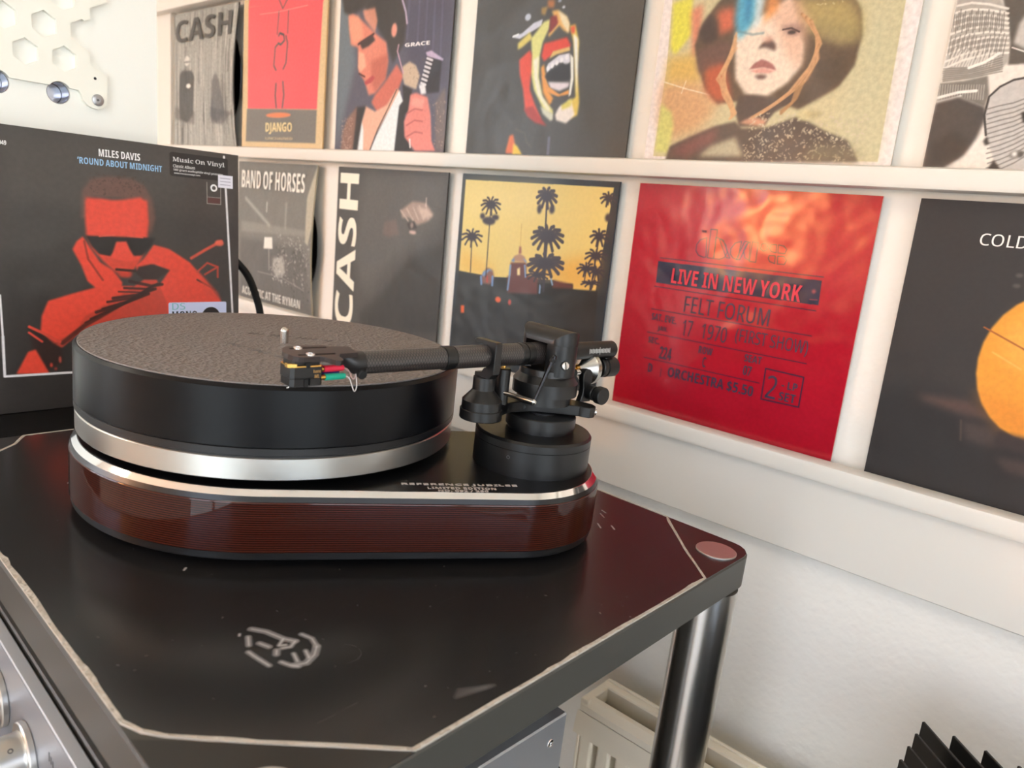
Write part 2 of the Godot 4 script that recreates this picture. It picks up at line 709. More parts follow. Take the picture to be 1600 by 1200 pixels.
func room() -> void:
	struct("floor", box(-3.9, FLOOR_Y - 0.1, -0.1, 3.2, FLOOR_Y, 2.95), M.floor)
	struct("ceiling", box(-3.9, CEIL_Y, -0.1, 3.2, CEIL_Y + 0.1, 2.95), M.ceiling)
	struct("wall_back", box(-3.9, FLOOR_Y, -0.116, 3.2, CEIL_Y, -0.012), M.wall)
	struct("wall_left", box(-3.9, FLOOR_Y, -0.1, -3.8, CEIL_Y, 2.95), M.wall)
	var rug := part(self, "rug", box(1.3, FLOOR_Y, 0.8, 2.9, FLOOR_Y + 0.012, 2.5, 0.004), bumpy(mt(Color(0.13, 0.12, 0.12), 0.95), noise_tex(0.2, 3, 41, 6.0), 6.0, 0.5))
	tag(rug, "dark grey rug on the floor between the rack and the glazed door", "rug")
	# the front wall with a tall window, the right wall with a glazed door
	var s := Soup.new()
	for b in [[-3.8, FLOOR_Y, -2.9, CEIL_Y], [-2.9, FLOOR_Y, -1.2, -0.6], [-2.9, 1.25, -1.2, CEIL_Y], [-1.2, FLOOR_Y, 0.55, CEIL_Y], [0.55, 1.05, 1.75, CEIL_Y], [1.75, FLOOR_Y, 3.0, CEIL_Y]]:
		s.add(prism(rect(b[0], 2.75, b[2], 2.9), b[1], b[3]))
	struct("wall_front", s.done(), M.wall)
	s = Soup.new()
	for b in [[3.0, FLOOR_Y, -0.1, 3.15, CEIL_Y, 0.75], [3.0, 1.1, 0.75, 3.15, CEIL_Y, 2.55], [3.0, FLOOR_Y, 2.55, 3.15, CEIL_Y, 2.95]]:
		s.add(prism(rect(b[0], b[2], b[3], b[5]), b[1], b[4]))
	struct("wall_right", s.done(), M.wall)
	var glass := mt(Color(0.95, 0.97, 0.97, 0.06), 0.02)
	glass.transparency = BaseMaterial3D.TRANSPARENCY_ALPHA
	var w := struct("window_1", window_frame(1.7, 1.85, 3, 2), M.wood_white, at(-2.05, 0.325, 2.81))
	part(w, "pane", box(-0.83, -0.9, -0.004, 0.83, 0.9, 0.004), glass)
	w = struct("door_2", window_frame(1.2, 2.1, 2, 2), M.wood_white, at(1.15, 0, 2.81))
	part(w, "pane", box(-0.58, -1.03, -0.004, 0.58, 1.03, 0.004), glass)
	w = struct("door_1", window_frame(1.8, 2.15, 2, 3), M.wood_white, Transform3D(Basis(Vector3.UP, PI / 2), Vector3(3.06, 0.025, 1.65)))
	part(w, "pane", box(-0.88, -1.05, -0.004, 0.88, 1.05, 0.004), glass)


func window_frame(w: float, h: float, cols: int, rows: int) -> ArrayMesh:
	var s := Soup.new()
	for i in cols + 1:
		var x := -w / 2 + w * i / cols
		var t := 0.05 if i == 0 or i == cols else 0.025
		s.add(prism(rect(clampf(x - t, -w / 2, w), -0.03, clampf(x + t, -w, w / 2), 0.03), -h / 2, h / 2, 0.004))
	for i in rows + 1:
		var y := -h / 2 + h * i / rows
		var t := 0.05 if i == 0 or i == rows else 0.02
		s.add(prism(rect(-w / 2, -0.028, w / 2, 0.028), clampf(y - t, -h / 2, h), clampf(y + t, -h, h / 2), 0.004))
	return s.done()


# ------------------------------------------------------------------ the record wall

func rails() -> void:
	# each rail: a lip with rounded edges in front of the sleeves, and a board behind it under the lowest
	var lip := PackedVector2Array([Vector2(0.0025, -0.0235), Vector2(0.0025, -0.001), Vector2(0.005, 0.0), Vector2(0.020, 0.0), Vector2(0.0248, -0.002), Vector2(0.026, -0.006),
		Vector2(0.026, -0.018), Vector2(0.0245, -0.0222), Vector2(0.021, -0.0235)])
	var back := PackedVector2Array([Vector2(-0.012, -0.0215), Vector2(-0.012, -0.012), Vector2(0.003, -0.012), Vector2(0.003, -0.0215)])
	for i in 3:
		var y: float = [0.0, 0.3362, 0.6732][i]
		var s := run(lip, -1.5, 2.2)
		s.add(run(back, -1.5, 2.2))
		struct("trim_%d" % (i + 1), s.done(40), M.wood_white, at(0, y, 0))
	var board := PackedVector2Array([Vector2(-0.012, -0.122), Vector2(-0.012, -0.0236), Vector2(0.011, -0.0236), Vector2(0.0125, -0.0252), Vector2(0.0125, -0.1205), Vector2(0.011, -0.122)])
	struct("trim_4", run(board, -1.5, 2.2).done(20), M.wood_white)
	var up := PackedVector2Array([Vector2(-0.012, -0.122), Vector2(-0.012, 1.55), Vector2(0.004, 1.55), Vector2(0.004, -0.122)])
	struct("trim_5", run(up, -1.5, -1.425).done(20), M.wood_white)


# a profile (z, y) run along x
func run(profile: PackedVector2Array, x0: float, x1: float) -> Soup:
	var a := PackedVector3Array()
	var b := PackedVector3Array()
	for p in profile:
		a.append(Vector3(x0, p.y, p.x)); b.append(Vector3(x1, p.y, p.x))
	return loft([a, b])


# A record sleeve: a thin card body and its printed front, both following bow(u, v) = forward bulge in metres.
func sleeve(called: String, label: String, art: Art, x: Transform3D, bow: Callable, card: Material, gloss := 0.34, tone := 0.93, group := "record sleeves on the wall rails", thick := 0.0032) -> Node3D:
	var t := thing(called, label, "record sleeve", x, group)
	var n := 14
	var front := Soup.new()
	var body := Soup.new()
	var p := func(i: int, j: int, z: float) -> Vector3:
		var u := float(i) / n
		var v := float(j) / n
		return Vector3(u * W, (1.0 - v) * W, bow.call(u, v) + z)
	for i in n:
		for j in n:
			var uv := func(a: int, b: int) -> Vector2: return Vector2(float(a) / n, float(b) / n)
			front.quad(p.call(i, j + 1, 0), p.call(i + 1, j + 1, 0), p.call(i + 1, j, 0), p.call(i, j, 0), uv.call(i, j + 1), uv.call(i + 1, j + 1), uv.call(i + 1, j), uv.call(i, j))
			body.quad(p.call(i, j + 1, -0.0003), p.call(i + 1, j + 1, -0.0003), p.call(i + 1, j, -0.0003), p.call(i, j, -0.0003))
			body.quad(p.call(i, j, -thick), p.call(i + 1, j, -thick), p.call(i + 1, j + 1, -thick), p.call(i, j + 1, -thick))
	for i in n:
		body.quad(p.call(i, 0, -0.0003), p.call(i + 1, 0, -0.0003), p.call(i + 1, 0, -thick), p.call(i, 0, -thick))
		body.quad(p.call(i + 1, n, -0.0003), p.call(i, n, -0.0003), p.call(i, n, -thick), p.call(i + 1, n, -thick))
		body.quad(p.call(0, i + 1, -0.0003), p.call(0, i, -0.0003), p.call(0, i, -thick), p.call(0, i + 1, -thick))
		body.quad(p.call(n, i, -0.0003), p.call(n, i + 1, -0.0003), p.call(n, i + 1, -thick), p.call(n, i, -thick))
	part(t, "card_sleeve", body.done(30), card)
	var m := mt(Color.WHITE, gloss)
	m.albedo_texture = art.texture(tone)
	m.texture_filter = BaseMaterial3D.TEXTURE_FILTER_LINEAR
	m.normal_enabled = true
	m.normal_texture = noise_tex(0.012, 3, 11 + get_child_count(), 6.0)
	m.normal_scale = 0.18
	part(t, "cover_print", front.done(30, false), m)
	return t


func print_words(t: Node3D, list: Array, bow: Callable) -> void:
	for w in list:
		var u0: float = w[1] / 1000.0
		var u1: float = w[3] / 1000.0
		var v0: float = w[2] / 1000.0
		var v1: float = w[4] / 1000.0
		var c := Vector3((u0 + u1) / 2 * W, (1 - (v0 + v1) / 2) * W, 0)
		var za: float = bow.call(u0, (v0 + v1) / 2)
		var zb: float = bow.call(u1, (v0 + v1) / 2)
		var zt: float = bow.call((u0 + u1) / 2, v0)
		var zu: float = bow.call((u0 + u1) / 2, v1)
		var ex := Vector3((u1 - u0) * W, 0, zb - za).normalized()
		var ey := Vector3(0, (v1 - v0) * W, zt - zu).normalized()
		var lift := 0.0
		for p in 9:                                    # the flat line of letters just clears the curved card
			var fu := (p % 3) * 0.5 - 0.5
			var fv := (p / 3) * 0.5 - 0.5
			var on := (zb - za) * fu + (zu - zt) * fv
			lift = maxf(lift, float(bow.call(lerpf(u0, u1, fu + 0.5), lerpf(v0, v1, fv + 0.5))) - on)
		c.z = lift + 0.0003
		words(t, w[0], (u1 - u0) * W, (v1 - v0) * W, Transform3D(Basis(ex, ey, ex.cross(ey).normalized()), c), mt(Color(w[5]), 0.4), w[6])


# a small printed or pasted piece on a sleeve, from (u0, v0) to (u1, v1) in thousandths
func patch(t: Node3D, called: String, u0: float, v0: float, u1: float, v1: float, c: Color, z: float, thick := 0.0003, r := 0.0) -> MeshInstance3D:
	var s := prism(rect(u0 / 1000 * W, -(1 - v0 / 1000) * W, u1 / 1000 * W, -(1 - v1 / 1000) * W, r), 0, thick)
	return part(t, called, s.done(), mt(c, 0.35), Transform3D(Basis(Vector3.RIGHT, Vector3(0, 0, 1), Vector3(0, -1, 0)), Vector3(0, 0, z)))


func sleeves() -> void:
	var flat := func(_u: float, _v: float) -> float: return 0.0
	var soft := func(u: float, v: float) -> float: return 0.0015 * sin(PI * u) * sin(PI * v)
	var UP := 0.328
	var LO := -0.009
	var red := mt(Color(0.75, 0.62, 0.58), 0.6)
	var t: Node3D
	t = sleeve("record_sleeve", "grey record sleeve of weathered planks with dark capital letters, upper rail by the left end", art_cash1(), at(-1.4035, UP, 0.004), func(u: float, v: float) -> float: return 0.012 * u * u * sin(PI * clampf(v, 0, 1)), M.card_dark, 0.4)
	print_words(t, WORDS.cash1, func(u: float, v: float) -> float: return 0.012 * u * u * sin(PI * v))
	t = sleeve("record_sleeve", "red record sleeve with a grey chain and a kraft-paper border, on the upper rail", art_django(), at(-1.066, UP, 0.004), soft, mt(Color(0.82, 0.68, 0.48), 0.7), 0.22)
	print_words(t, WORDS.django, soft)
	t = sleeve("record_sleeve", "record sleeve with a pensive singer in an open white shirt holding a microphone", art_grace(), at(-0.7144, UP, 0), flat, M.card_dark)
	print_words(t, WORDS.grace, flat)
	sleeve("record_sleeve", "black record sleeve with a painted shouting face in red and yellow strokes", art_scream(), at(-0.3456, UP, 0), flat, M.card_dark)
	sleeve("record_sleeve", "white-bordered record sleeve with a long-haired person in a wide hat under coloured light", art_hat(), at(0.0007, UP, 0), flat, M.card)
	sleeve("record_sleeve", "black and white record sleeve with a striped jacket and a wooden guitar, top right", art_guitar(), at(0.3478, UP, 0), flat, M.card)
	t = sleeve("record_sleeve", "bowed grey concert record sleeve with a lamp and white lettering, beside the standing black sleeve", art_band(), at(-1.078, LO, 0.004), func(u: float, v: float) -> float: return 0.010 * u * u * sin(PI * v), mt(Color(0.7, 0.66, 0.56), 0.6), 0.3)
	print_words(t, WORDS.band, func(u: float, v: float) -> float: return 0.010 * u * u * sin(PI * v))
	t = sleeve("record_sleeve", "black record sleeve with tall cream letters running up its left side", art_home(), at(-0.6977, LO, 0), flat, M.card_dark)
	var cream := mt(Color("ece6d2"), 0.45)
	words(t, "CASH", 0.298, 0.0595, Transform3D(Basis(Vector3.UP, Vector3.LEFT, Vector3.BACK), Vector3(0.038, 0.1545, 0.0002)), cream, "b")
	t = sleeve("record_sleeve", "record sleeve with dark palms and a domed building against a yellow sunset", art_palms(), at(-0.3479, LO, 0), flat, mt(Color(0.1, 0.16, 0.22), 0.5))
	t = sleeve("record_sleeve", "glossy red record sleeve printed like a concert ticket in dark lettering", art_ticket(), at(0, LO, 0), soft, red, 0.18, 0.86)
	print_words(t, WORDS.ticket, func(u: float, v: float) -> float: return soft.call(u, v) + 0.0002)
	t = sleeve("record_sleeve", "dark record sleeve with a big orange disc like a low moon, lower right", art_moon(), at(0.3534, LO, 0), flat, M.card_dark, 0.62)
	print_words(t, WORDS.moon, flat)
	# two black discs showing out of open sleeves
	var disc := lathe(pro([0, -0.0009, 0.149, -0.0009, 0.1505, -0.0003, 0.1505, 0.0003, 0.149, 0.0009, 0, 0.0009]), 72)
	for d in [[-1.4035 + 0.175, UP + 0.1585, 0.0015, "black vinyl disc peeping out of the grey plank sleeve"], [-1.078 + 0.172, LO + 0.145, 0.0015, "black vinyl disc peeping out of the bowed grey concert sleeve"]]:
		var o := part(self, "vinyl_record", disc, M.black_gloss, Transform3D(Basis(Vector3.RIGHT, PI / 2), Vector3(d[0], d[1], d[2])))
		tag(o, d[3], "record", "discs in open sleeves")


func left_side() -> void:
	# a black cabinet carries a tall white panel and the sleeve that stands before it
	var top := -0.0275
	var cab := thing("equipment_cabinet", "glossy black cabinet standing left of the rack under the red and black sleeve", "cabinet", at(-0.55, FLOOR_Y, 0.62))
	var ht := top - FLOOR_Y
	part(cab, "body", box(-0.28, 0.02, -0.36, 0.28, ht - 0.026, 0.36, 0.002), M.black_gloss)
	part(cab, "cabinet_top", box(-0.29, ht - 0.025, -0.37, 0.29, ht, 0.37, 0.002), M.black_gloss)
	part(cab, "plinth_base", box(-0.26, 0, -0.34, 0.26, 0.02, 0.34), M.black_matt)

	# white panel with a honeycomb plate; its own frame: x = -world z, face at z = 0
	var px := Transform3D(Basis(Vector3(0, 0, -1), Vector3.UP, Vector3.RIGHT), Vector3(-0.42, top, 0.469))
	var pan := thing("honeycomb_panel", "tall white panel with a raised honeycomb plate behind the black and red sleeve", "panel", px)
	var slab := CSGCombiner3D.new()
	slab.name = "panel_board"
	pan.add_child(slab)
	var board := CSGPolygon3D.new()
	board.polygon = PackedVector2Array([Vector2(-0.5, 0), Vector2(-0.003, 0), Vector2(0, 0.003), Vector2(0, 0.72), Vector2(-0.003, 0.723), Vector2(-0.5, 0.723)])
	board.depth = 0.05
	board.position = Vector3(0, 0, 0)
	slab.add_child(board)
	var holes := [Vector2(0.469 - 0.5806, 0.3319 - top), Vector2(0.469 - 0.641, 0.3330 - top), Vector2(0.469 - 0.7014, 0.3330 - top)]
	for h in holes:
		slab.add_child(drill(h, 0.0122, 0.08))
	slab.material_override = M.white_plastic
	var plate := CSGCombiner3D.new()
	plate.name = "honeycomb_plate"
	pan.add_child(plate)
	var pl := CSGPolygon3D.new()
	var edge := PackedVector2Array()
	for q in [[0.72, 0.338], [0.6288, 0.3386], [0.5672, 0.3385], [0.561, 0.338], [0.5584, 0.3344], [0.5565, 0.3276], [0.5514, 0.323], [0.546, 0.3207], [0.5407, 0.3202], [0.535, 0.322], [0.5313, 0.3261], [0.5300, 0.331], [0.5295, 0.3589], [0.5399, 0.3647],
		[0.5481, 0.3687], [0.5478, 0.3821], [0.5625, 0.39], [0.562, 0.4092], [0.5469, 0.4178], [0.5466, 0.4301], [0.529, 0.4395], [0.529, 0.58], [0.72, 0.58]]:
		edge.append(Vector2(0.469 - q[0], q[1] - top))
	pl.polygon = edge
	pl.depth = 0.006
	plate.add_child(pl)
	for r in 5:
		for k in 6:
			var c := Vector2(0.469 - 0.5748 - 0.0387 * k + (0.01935 if r % 2 else 0.0), 0.3692 - top + 0.0325 * r)
			if c.x > 0.469 - 0.5748 + 0.022 + (0.03 if r > 2 else 0.0):
				continue
			var hx := CSGPolygon3D.new()
			var hp := PackedVector2Array()
			for q in 6:
				hp.append(c + Vector2(sin(TAU * q / 6), cos(TAU * q / 6)) * 0.0142)
			hx.polygon = hp
			hx.depth = 0.02
			hx.operation = CSGShape3D.OPERATION_SUBTRACTION
			hx.position.z = 0.01
			plate.add_child(hx)
	for h in holes:
		plate.add_child(drill(h, 0.0122, 0.08))
	plate.position.z = 0.006
	plate.material_override = mt(Color(0.965, 0.96, 0.91), 0.35)
	for h in holes:
		var cup := part(pan, "socket", lathe(pro([0, -0.03, 0.0118, -0.03, 0.0118, -0.001, 0.0112, -0.001, 0.0112, -0.027, 0, -0.027]), 32), mt(Color(0.55, 0.55, 0.58), 0.2, 0.9), along(Vector3.BACK, Vector3(h.x, h.y, 0)))
		part(cup, "socket_lid", lathe(pro([0, -0.0262, 0.0108, -0.0262, 0.0108, -0.0245, 0, -0.0245]), 24), mt(Color(0.8, 0.82, 0.88), 0.1, 0.6))
	var sc := part(pan, "screw", lathe(pro([0, 0, 0.0062, 0, 0.0066, 0.001, 0.0062, 0.0018, 0.0048, 0.0024, 0.003, 0.0026, 0.0028, 0.0016, 0, 0.0016]), 28), M.alu, along(Vector3.BACK, Vector3(0.469 - 0.5408, 0.3305 - top, 0.006)))
	part(sc, "screw_socket", lathe(pro([0, 0.0015, 0.0014, 0.0015, 0.0014, 0.0021, 0, 0.0021]), 6), M.alu_dark)
	part(pan, "pin_hole", lathe(pro([0, 0, 0.0016, 0, 0.0016, 0.0004, 0, 0.0004]), 12), M.black_deep, along(Vector3.BACK, Vector3(0.469 - 0.543, 0.3542 - top, 0.006)))

	# the sleeve with the horn player, leaning back a little
	var lean := deg_to_rad(2.2)
	var up := Vector3(-sin(lean), cos(lean), 0)
	var ex := Vector3(0, 0, -1)
	var b := Basis(ex, up, ex.cross(up))
	var flat := func(_u: float, _v: float) -> float: return 0.0
	var t := sleeve("record_sleeve", "black record sleeve with a red-lit musician and horn, standing on the black cabinet", art_horn(), Transform3D(b, Vector3(-0.3705, top + 0.0006, 0.695)), flat, M.card_dark, 0.3, 0.95, "", 0.005)
	print_words(t, WORDS.horn, flat)
	var z := 0.0001
	patch(t, "album_sticker", 711, 20, 953, 112, Color("2a2624"), z, 0.0002, 0.003)
	var white := mt(Color("f0eeea"), 0.5)
	for w in [["Music On Vinyl", 723, 38, 938, 60, "r"], ["Classic Album", 725, 66, 812, 78, "s"], ["180 gram audiophile vinyl pressing", 725, 82, 930, 93, "s"], ["www.musiconvinyl.com", 728, 96, 834, 104, "s"]]:
		words(t, w[0], (w[3] - w[1]) / 1000.0 * W, (w[4] - w[2]) / 1000.0 * W, Transform3D(Basis.IDENTITY, Vector3((w[1] + w[3]) / 2000.0 * W, (1 - (w[2] + w[4]) / 2000.0) * W, z + 0.0004)), white, w[5])
	patch(t, "price_sticker", 910, 88, 974, 139, Color("e8e6ee"), z + 0.0004, 0.0002)
	for k in 3:
		patch(t, "price_print", 918, 99 + 13 * k, 964, 102 + 13 * k, Color("a9a4b0"), z + 0.0007, 0.0001)
	for e in [[861, 122, 864, 209], [920, 122, 923, 209], [861, 206, 923, 209], [861, 180, 923, 182]]:
		patch(t, "label_frame", e[0], e[1], e[2], e[3], Color("9a948c"), z, 0.0001)
	patch(t, "label_band", 865, 183, 919, 205, Color("5e3a36"), z, 0.0001)
	var ring := lathe(pro([0.0026, 0, 0.0046, 0, 0.0046, 0.0002, 0.0026, 0.0002]), 28)
	part(t, "label_ring", ring, white, along(Vector3.BACK, Vector3(0.892 * W, (1 - 0.143) * W, z)))
	var st := patch(t, "mono_sticker", 696, 613, 943, 719, Color("cfd8f4"), z, 0.0002, 0.002)
	words(t, "DS", 0.017, 0.0085, Transform3D(Basis.IDENTITY, Vector3(0.737 * W, (1 - 0.629) * W, z + 0.0004)), mt(Color("7cc0c0"), 0.5), "s")
	words(t, "MONO", 0.033, 0.0095, Transform3D(Basis.IDENTITY, Vector3(0.762 * W, (1 - 0.664) * W, z + 0.0004)), mt(Color("26262a"), 0.5), "b")
	part(t, "sticker_disc", lathe(pro([0, 0, 0.0125, 0, 0.0125, 0.0002, 0, 0.0002]), 32), mt(Color("1c1a1a"), 0.4), along(Vector3.BACK, Vector3(0.874 * W, (1 - 0.674) * W, z + 0.0004)))
	# a thick black cable looping out behind the sleeve
	var loop := bar(curve([Vector3(-0.405, top + 0.0055, 0.43), Vector3(-0.41, 0.0, 0.345), Vector3(-0.41, 0.055, 0.327), Vector3(-0.41, 0.095, 0.334), Vector3(-0.41, 0.135, 0.355), Vector3(-0.408, 0.165, 0.40), Vector3(-0.405, 0.15, 0.45), Vector3(-0.402, 0.06, 0.5), Vector3(-0.402, top + 0.0055, 0.56)]), [0.0052], 12)
	tag(part(self, "cable", loop.done(60), M.rubber), "thick black cable looping out from behind the standing black sleeve", "cable")


func drill(c: Vector2, r: float, depth: float) -> CSGCylinder3D:
	var h := CSGCylinder3D.new()
	h.radius = r
	h.height = depth
	h.sides = 32
	h.rotation_degrees.x = 90
	h.position = Vector3(c.x, c.y, 0)
	h.operation = CSGShape3D.OPERATION_SUBTRACTION
	return h


# ------------------------------------------------------------------ the rack and what is on it

const TOP := -0.137
const RX0 := -0.2475
const RX1 := 0.3455
const RZ0 := -0.2774
const RZ1 := 0.2286

# the board is not quite square: its front edge runs back a little towards the left
func skew(poly: PackedVector2Array) -> PackedVector2Array:
	var o := PackedVector2Array()
	for p in poly:
		o.append(Vector2(p.x, p.y - 0.014 * (RX1 - p.x) / (RX1 - RX0) * clampf((p.y - RZ0) / (RZ1 - RZ0), 0, 1)))
	return o


func rack() -> void:
	var floor_l := -1.1665
	var base := Transform3D(rack_x.basis, rack_x * Vector3(0.049, floor_l, -0.0244))
	var t := thing("hifi_rack", "black hi-fi rack with worn dark veneer top and brushed steel legs", "rack", base)
	var o := Vector3(-0.049, -floor_l, 0.0244)
	var sh := Transform3D(Basis.IDENTITY, o)
	var side := mt(Color(0.245, 0.24, 0.22), 0.5)
	part(t, "top_board", prism(skew(rect(RX0, RZ0, RX1, RZ1, 0.021, 6)), TOP - 0.0315, TOP - 0.0008, 0.0014).done(30), side, sh)
	# veneer sheet, its corners cut off before the steel discs
	var cut := poly2([0.3437, -0.1855, 0.3045, -0.2225, 0.2606, -0.2690, 0.255, -0.2755, -0.15, -0.2755, -0.2455, -0.18, -0.2455, 0.143, -0.222, 0.157, -0.16, 0.2267, 0.2349, 0.2260, 0.2476, 0.2210, 0.2576, 0.2135, 0.286, 0.186, 0.3437, 0.1245])
	cut = skew(cut)
	var ven := mt(Color.WHITE, 0.17, 0.0, 0.5)
	ven.albedo_texture = veneer_art().texture()
	ven.uv1_scale = Vector3(1.0 / (RX1 - RX0), 1.0 / (RZ1 - RZ0), 1)
	ven.uv1_offset = Vector3(-RX0 / (RX1 - RX0), -RZ0 / (RZ1 - RZ0), 0)
	ven.roughness = 0.23
	var vs := prism(cut, TOP - 0.0008, TOP + 0.0002)
	part(t, "veneer_sheet", vs.done(20), ven, sh)
	# corner areas of the bare board, dark and glossy
	var bare := mt(Color(0.14, 0.135, 0.125), 0.28)
	for c in [[0.3245, -0.2449], [0.3245, 0.196], [-0.2265, -0.2449], [-0.2265, 0.196]]:
		var sx: float = 1 if c[0] > 0 else -1
		var sz: float = 1 if c[1] > 0 else -1
		var q := PackedVector2Array()
		for e in [[0.0200, -0.074], [0.0200, 0.0115], [0.0185, 0.0191], [0.0141, 0.0256], [0.0077, 0.0300], [0.0, 0.0315], [-0.075, 0.0315]]:
			q.append(Vector2(c[0] + sx * e[0], c[1] + sz * e[1]))
		part(t, "corner_board", prism(skew(q), TOP - 0.0009, TOP - 0.0001).done(), bare, sh)
		part(t, "corner_disc", lathe(pro([0, -0.001, 0.0178, -0.001, 0.0178, 0.0008, 0.0172, 0.0012, 0.008, 0.0013, 0, 0.0013]), 48), mt(Color(0.78, 0.77, 0.76), 0.42, 1.0), sh * at(c[0] - sx * 0.001, TOP, c[1] - sz * 0.001))
		# legs in three lengths between the shelves, and a foot
		var leg := lathe(pro([0, floor_l + 0.012, 0.0245, floor_l + 0.012, 0.0245, TOP - 0.0315, 0, TOP - 0.0315]), 40)
		var l := part(t, "leg", leg, M.steel, sh * at(c[0] - sx * 0.001, 0, c[1] - sz * 0.001))
		part(l, "foot", lathe(pro([0, floor_l, 0.02, floor_l, 0.0235, floor_l + 0.003, 0.0235, floor_l + 0.012, 0, floor_l + 0.012]), 32), M.black_matt)
	for y in [-0.52, -0.86]:
		var s := Soup.new()
		s.add(prism(rect(RX0, RZ0, RX1, RZ1, 0.021, 6), y - 0.033, y, 0.0014))
		part(t, "shelf_board", s.done(30), side, sh)
	# the chipped pale edge round the veneer
	var rng := RandomNumberGenerator.new()
	rng.seed = 7
	var f := FastNoiseLite.new()
	f.frequency = 9.0
	f.seed = 5
	var s := Soup.new()
	var inner := PackedVector2Array()
	var outer := PackedVector2Array()
	var n := cut.size()
	var ins := inset(cut, 1.0)
	for i in n:
		var a := cut[i]
		var b := cut[(i + 1) % n]
		var k := maxi(1, int(a.distance_to(b) / 0.006))
		for j in k:
			var w := float(j) / k
			var d := (b - a).normalized()
			var nrm := Vector2(-d.y, d.x)
			if nrm.dot(Vector2(0.049, -0.024) - a) < 0:
				nrm = -nrm
			var q := a.lerp(b, w)
			var g := f.get_noise_2d(q.x, q.y)
			var wide := 0.0014 + 0.0010 * g + 0.0030 * maxf(0.0, f.get_noise_2d(q.x * 2.0 + 7, q.y * 2.0) - 0.25)
			if a.y > 0.2 and b.y > 0.2:
				wide *= 1.7
			outer.append(q - nrm * 0.0008)
			inner.append(q + nrm * maxf(wide, 0.0009))
	for i in outer.size():
		var k := (i + 1) % outer.size()
		var y := TOP + 0.0005
		s.quad(Vector3(outer[i].x, y, outer[i].y), Vector3(inner[i].x, y, inner[i].y), Vector3(inner[k].x, y, inner[k].y), Vector3(outer[k].x, y, outer[k].y))
		s.quad(Vector3(inner[i].x, y, inner[i].y), Vector3(inner[i].x, TOP, inner[i].y), Vector3(inner[k].x, TOP, inner[k].y), Vector3(inner[k].x, y, inner[k].y))
		s.quad(Vector3(outer[i].x, TOP - 0.0008, outer[i].y), Vector3(outer[i].x, y, outer[i].y), Vector3(outer[k].x, y, outer[k].y), Vector3(outer[k].x, TOP - 0.0008, outer[k].y))
		s.quad(Vector3(outer[i].x, TOP - 0.0008, outer[i].y), Vector3(outer[k].x, TOP - 0.0008, outer[k].y), Vector3(inner[k].x, TOP, inner[k].y), Vector3(inner[i].x, TOP, inner[i].y))
	var pale := part(t, "worn_edge", s.done(20), bumpy(mt(Color(0.71, 0.68, 0.63), 0.7), noise_tex(0.05, 3, 31, 8.0), 12.0, 0.6), sh)
	pale.set_meta("label", "pale chipped edge of the veneer")


func veneer_art() -> Art:
	var c := Art.new(Color("201f1f"), 1000, 853)
	var r := RandomNumberGenerator.new()
	r.seed = 77
	for i in 420:                                    # open grain, running away from the viewer
		var x := r.randf_range(0, 1000)
		var y := r.randf_range(0, 853)
		c.line("15110f" if i % 3 else "3a3431", 1.2, [x, y, x + r.randf_range(-3, 3), y + r.randf_range(12, 60)], 1, r.randf_range(0.3, 0.8))
	for i in 260:                                    # dust and nicks
		var x := r.randf_range(0, 1000)
		var y := r.randf_range(0, 853)
		var d := r.randf_range(0.5, 1.6)
		c.line("a39c94", d, [x, y, x + r.randf_range(-1, 1) * d * 1.5, y + r.randf_range(-1, 1) * d * 1.5], 0.8, r.randf_range(0.15, 0.7))
	for m in [[9, [751, 690, 764, 681, 786, 674, 797, 667]], [6, [797, 667, 803, 676, 800, 684]], [5, [786, 674, 794, 684, 797, 678]], [7, [790, 655, 803, 651, 818, 655]], [9, [818, 655, 829, 665, 836, 679, 832, 690]], [6, [818, 668, 830, 672]], [6, [815, 680, 828, 684]],
		[7, [786, 713, 797, 712, 818, 709]], [7, [820, 697, 830, 693, 836, 688]], [8, [779, 697, 790, 693]], [7, [762, 700, 776, 707]], [3, [752, 704, 755, 706]], [8, [800, 690, 806, 694]]]:
		c.line("8d8a89", m[0], m[1], 2, 0.75)
		c.line("c9c6c4", 2, m[1], 1.5, 0.6)
	for k in 9:
		c.line("6a6765", 5, [968 + k, 600 - 4 * k, 962 + 2 * k, 590 - 4 * k], 4, 0.45)
	for m in [[3, [250, 700, 254, 702]], [4, [276, 704, 284, 709]], [3, [588, 684, 592, 688]], [3, [768, 78, 779, 82]], [3, [775, 92, 788, 100]], [3, [797, 130, 810, 140]], [3, [815, 118, 826, 126]]]:
		c.line("c4bcb6", m[0], m[1], 1.5, 0.8)
	var ring := []
	for k in 21:
		ring.append(846 + 16 * cos(PI * k / 20 + 3.6)); ring.append(640 + 16 * sin(PI * k / 20 + 3.6))
	c.line("5a5756", 1, ring, 1, 0.5)
	return c


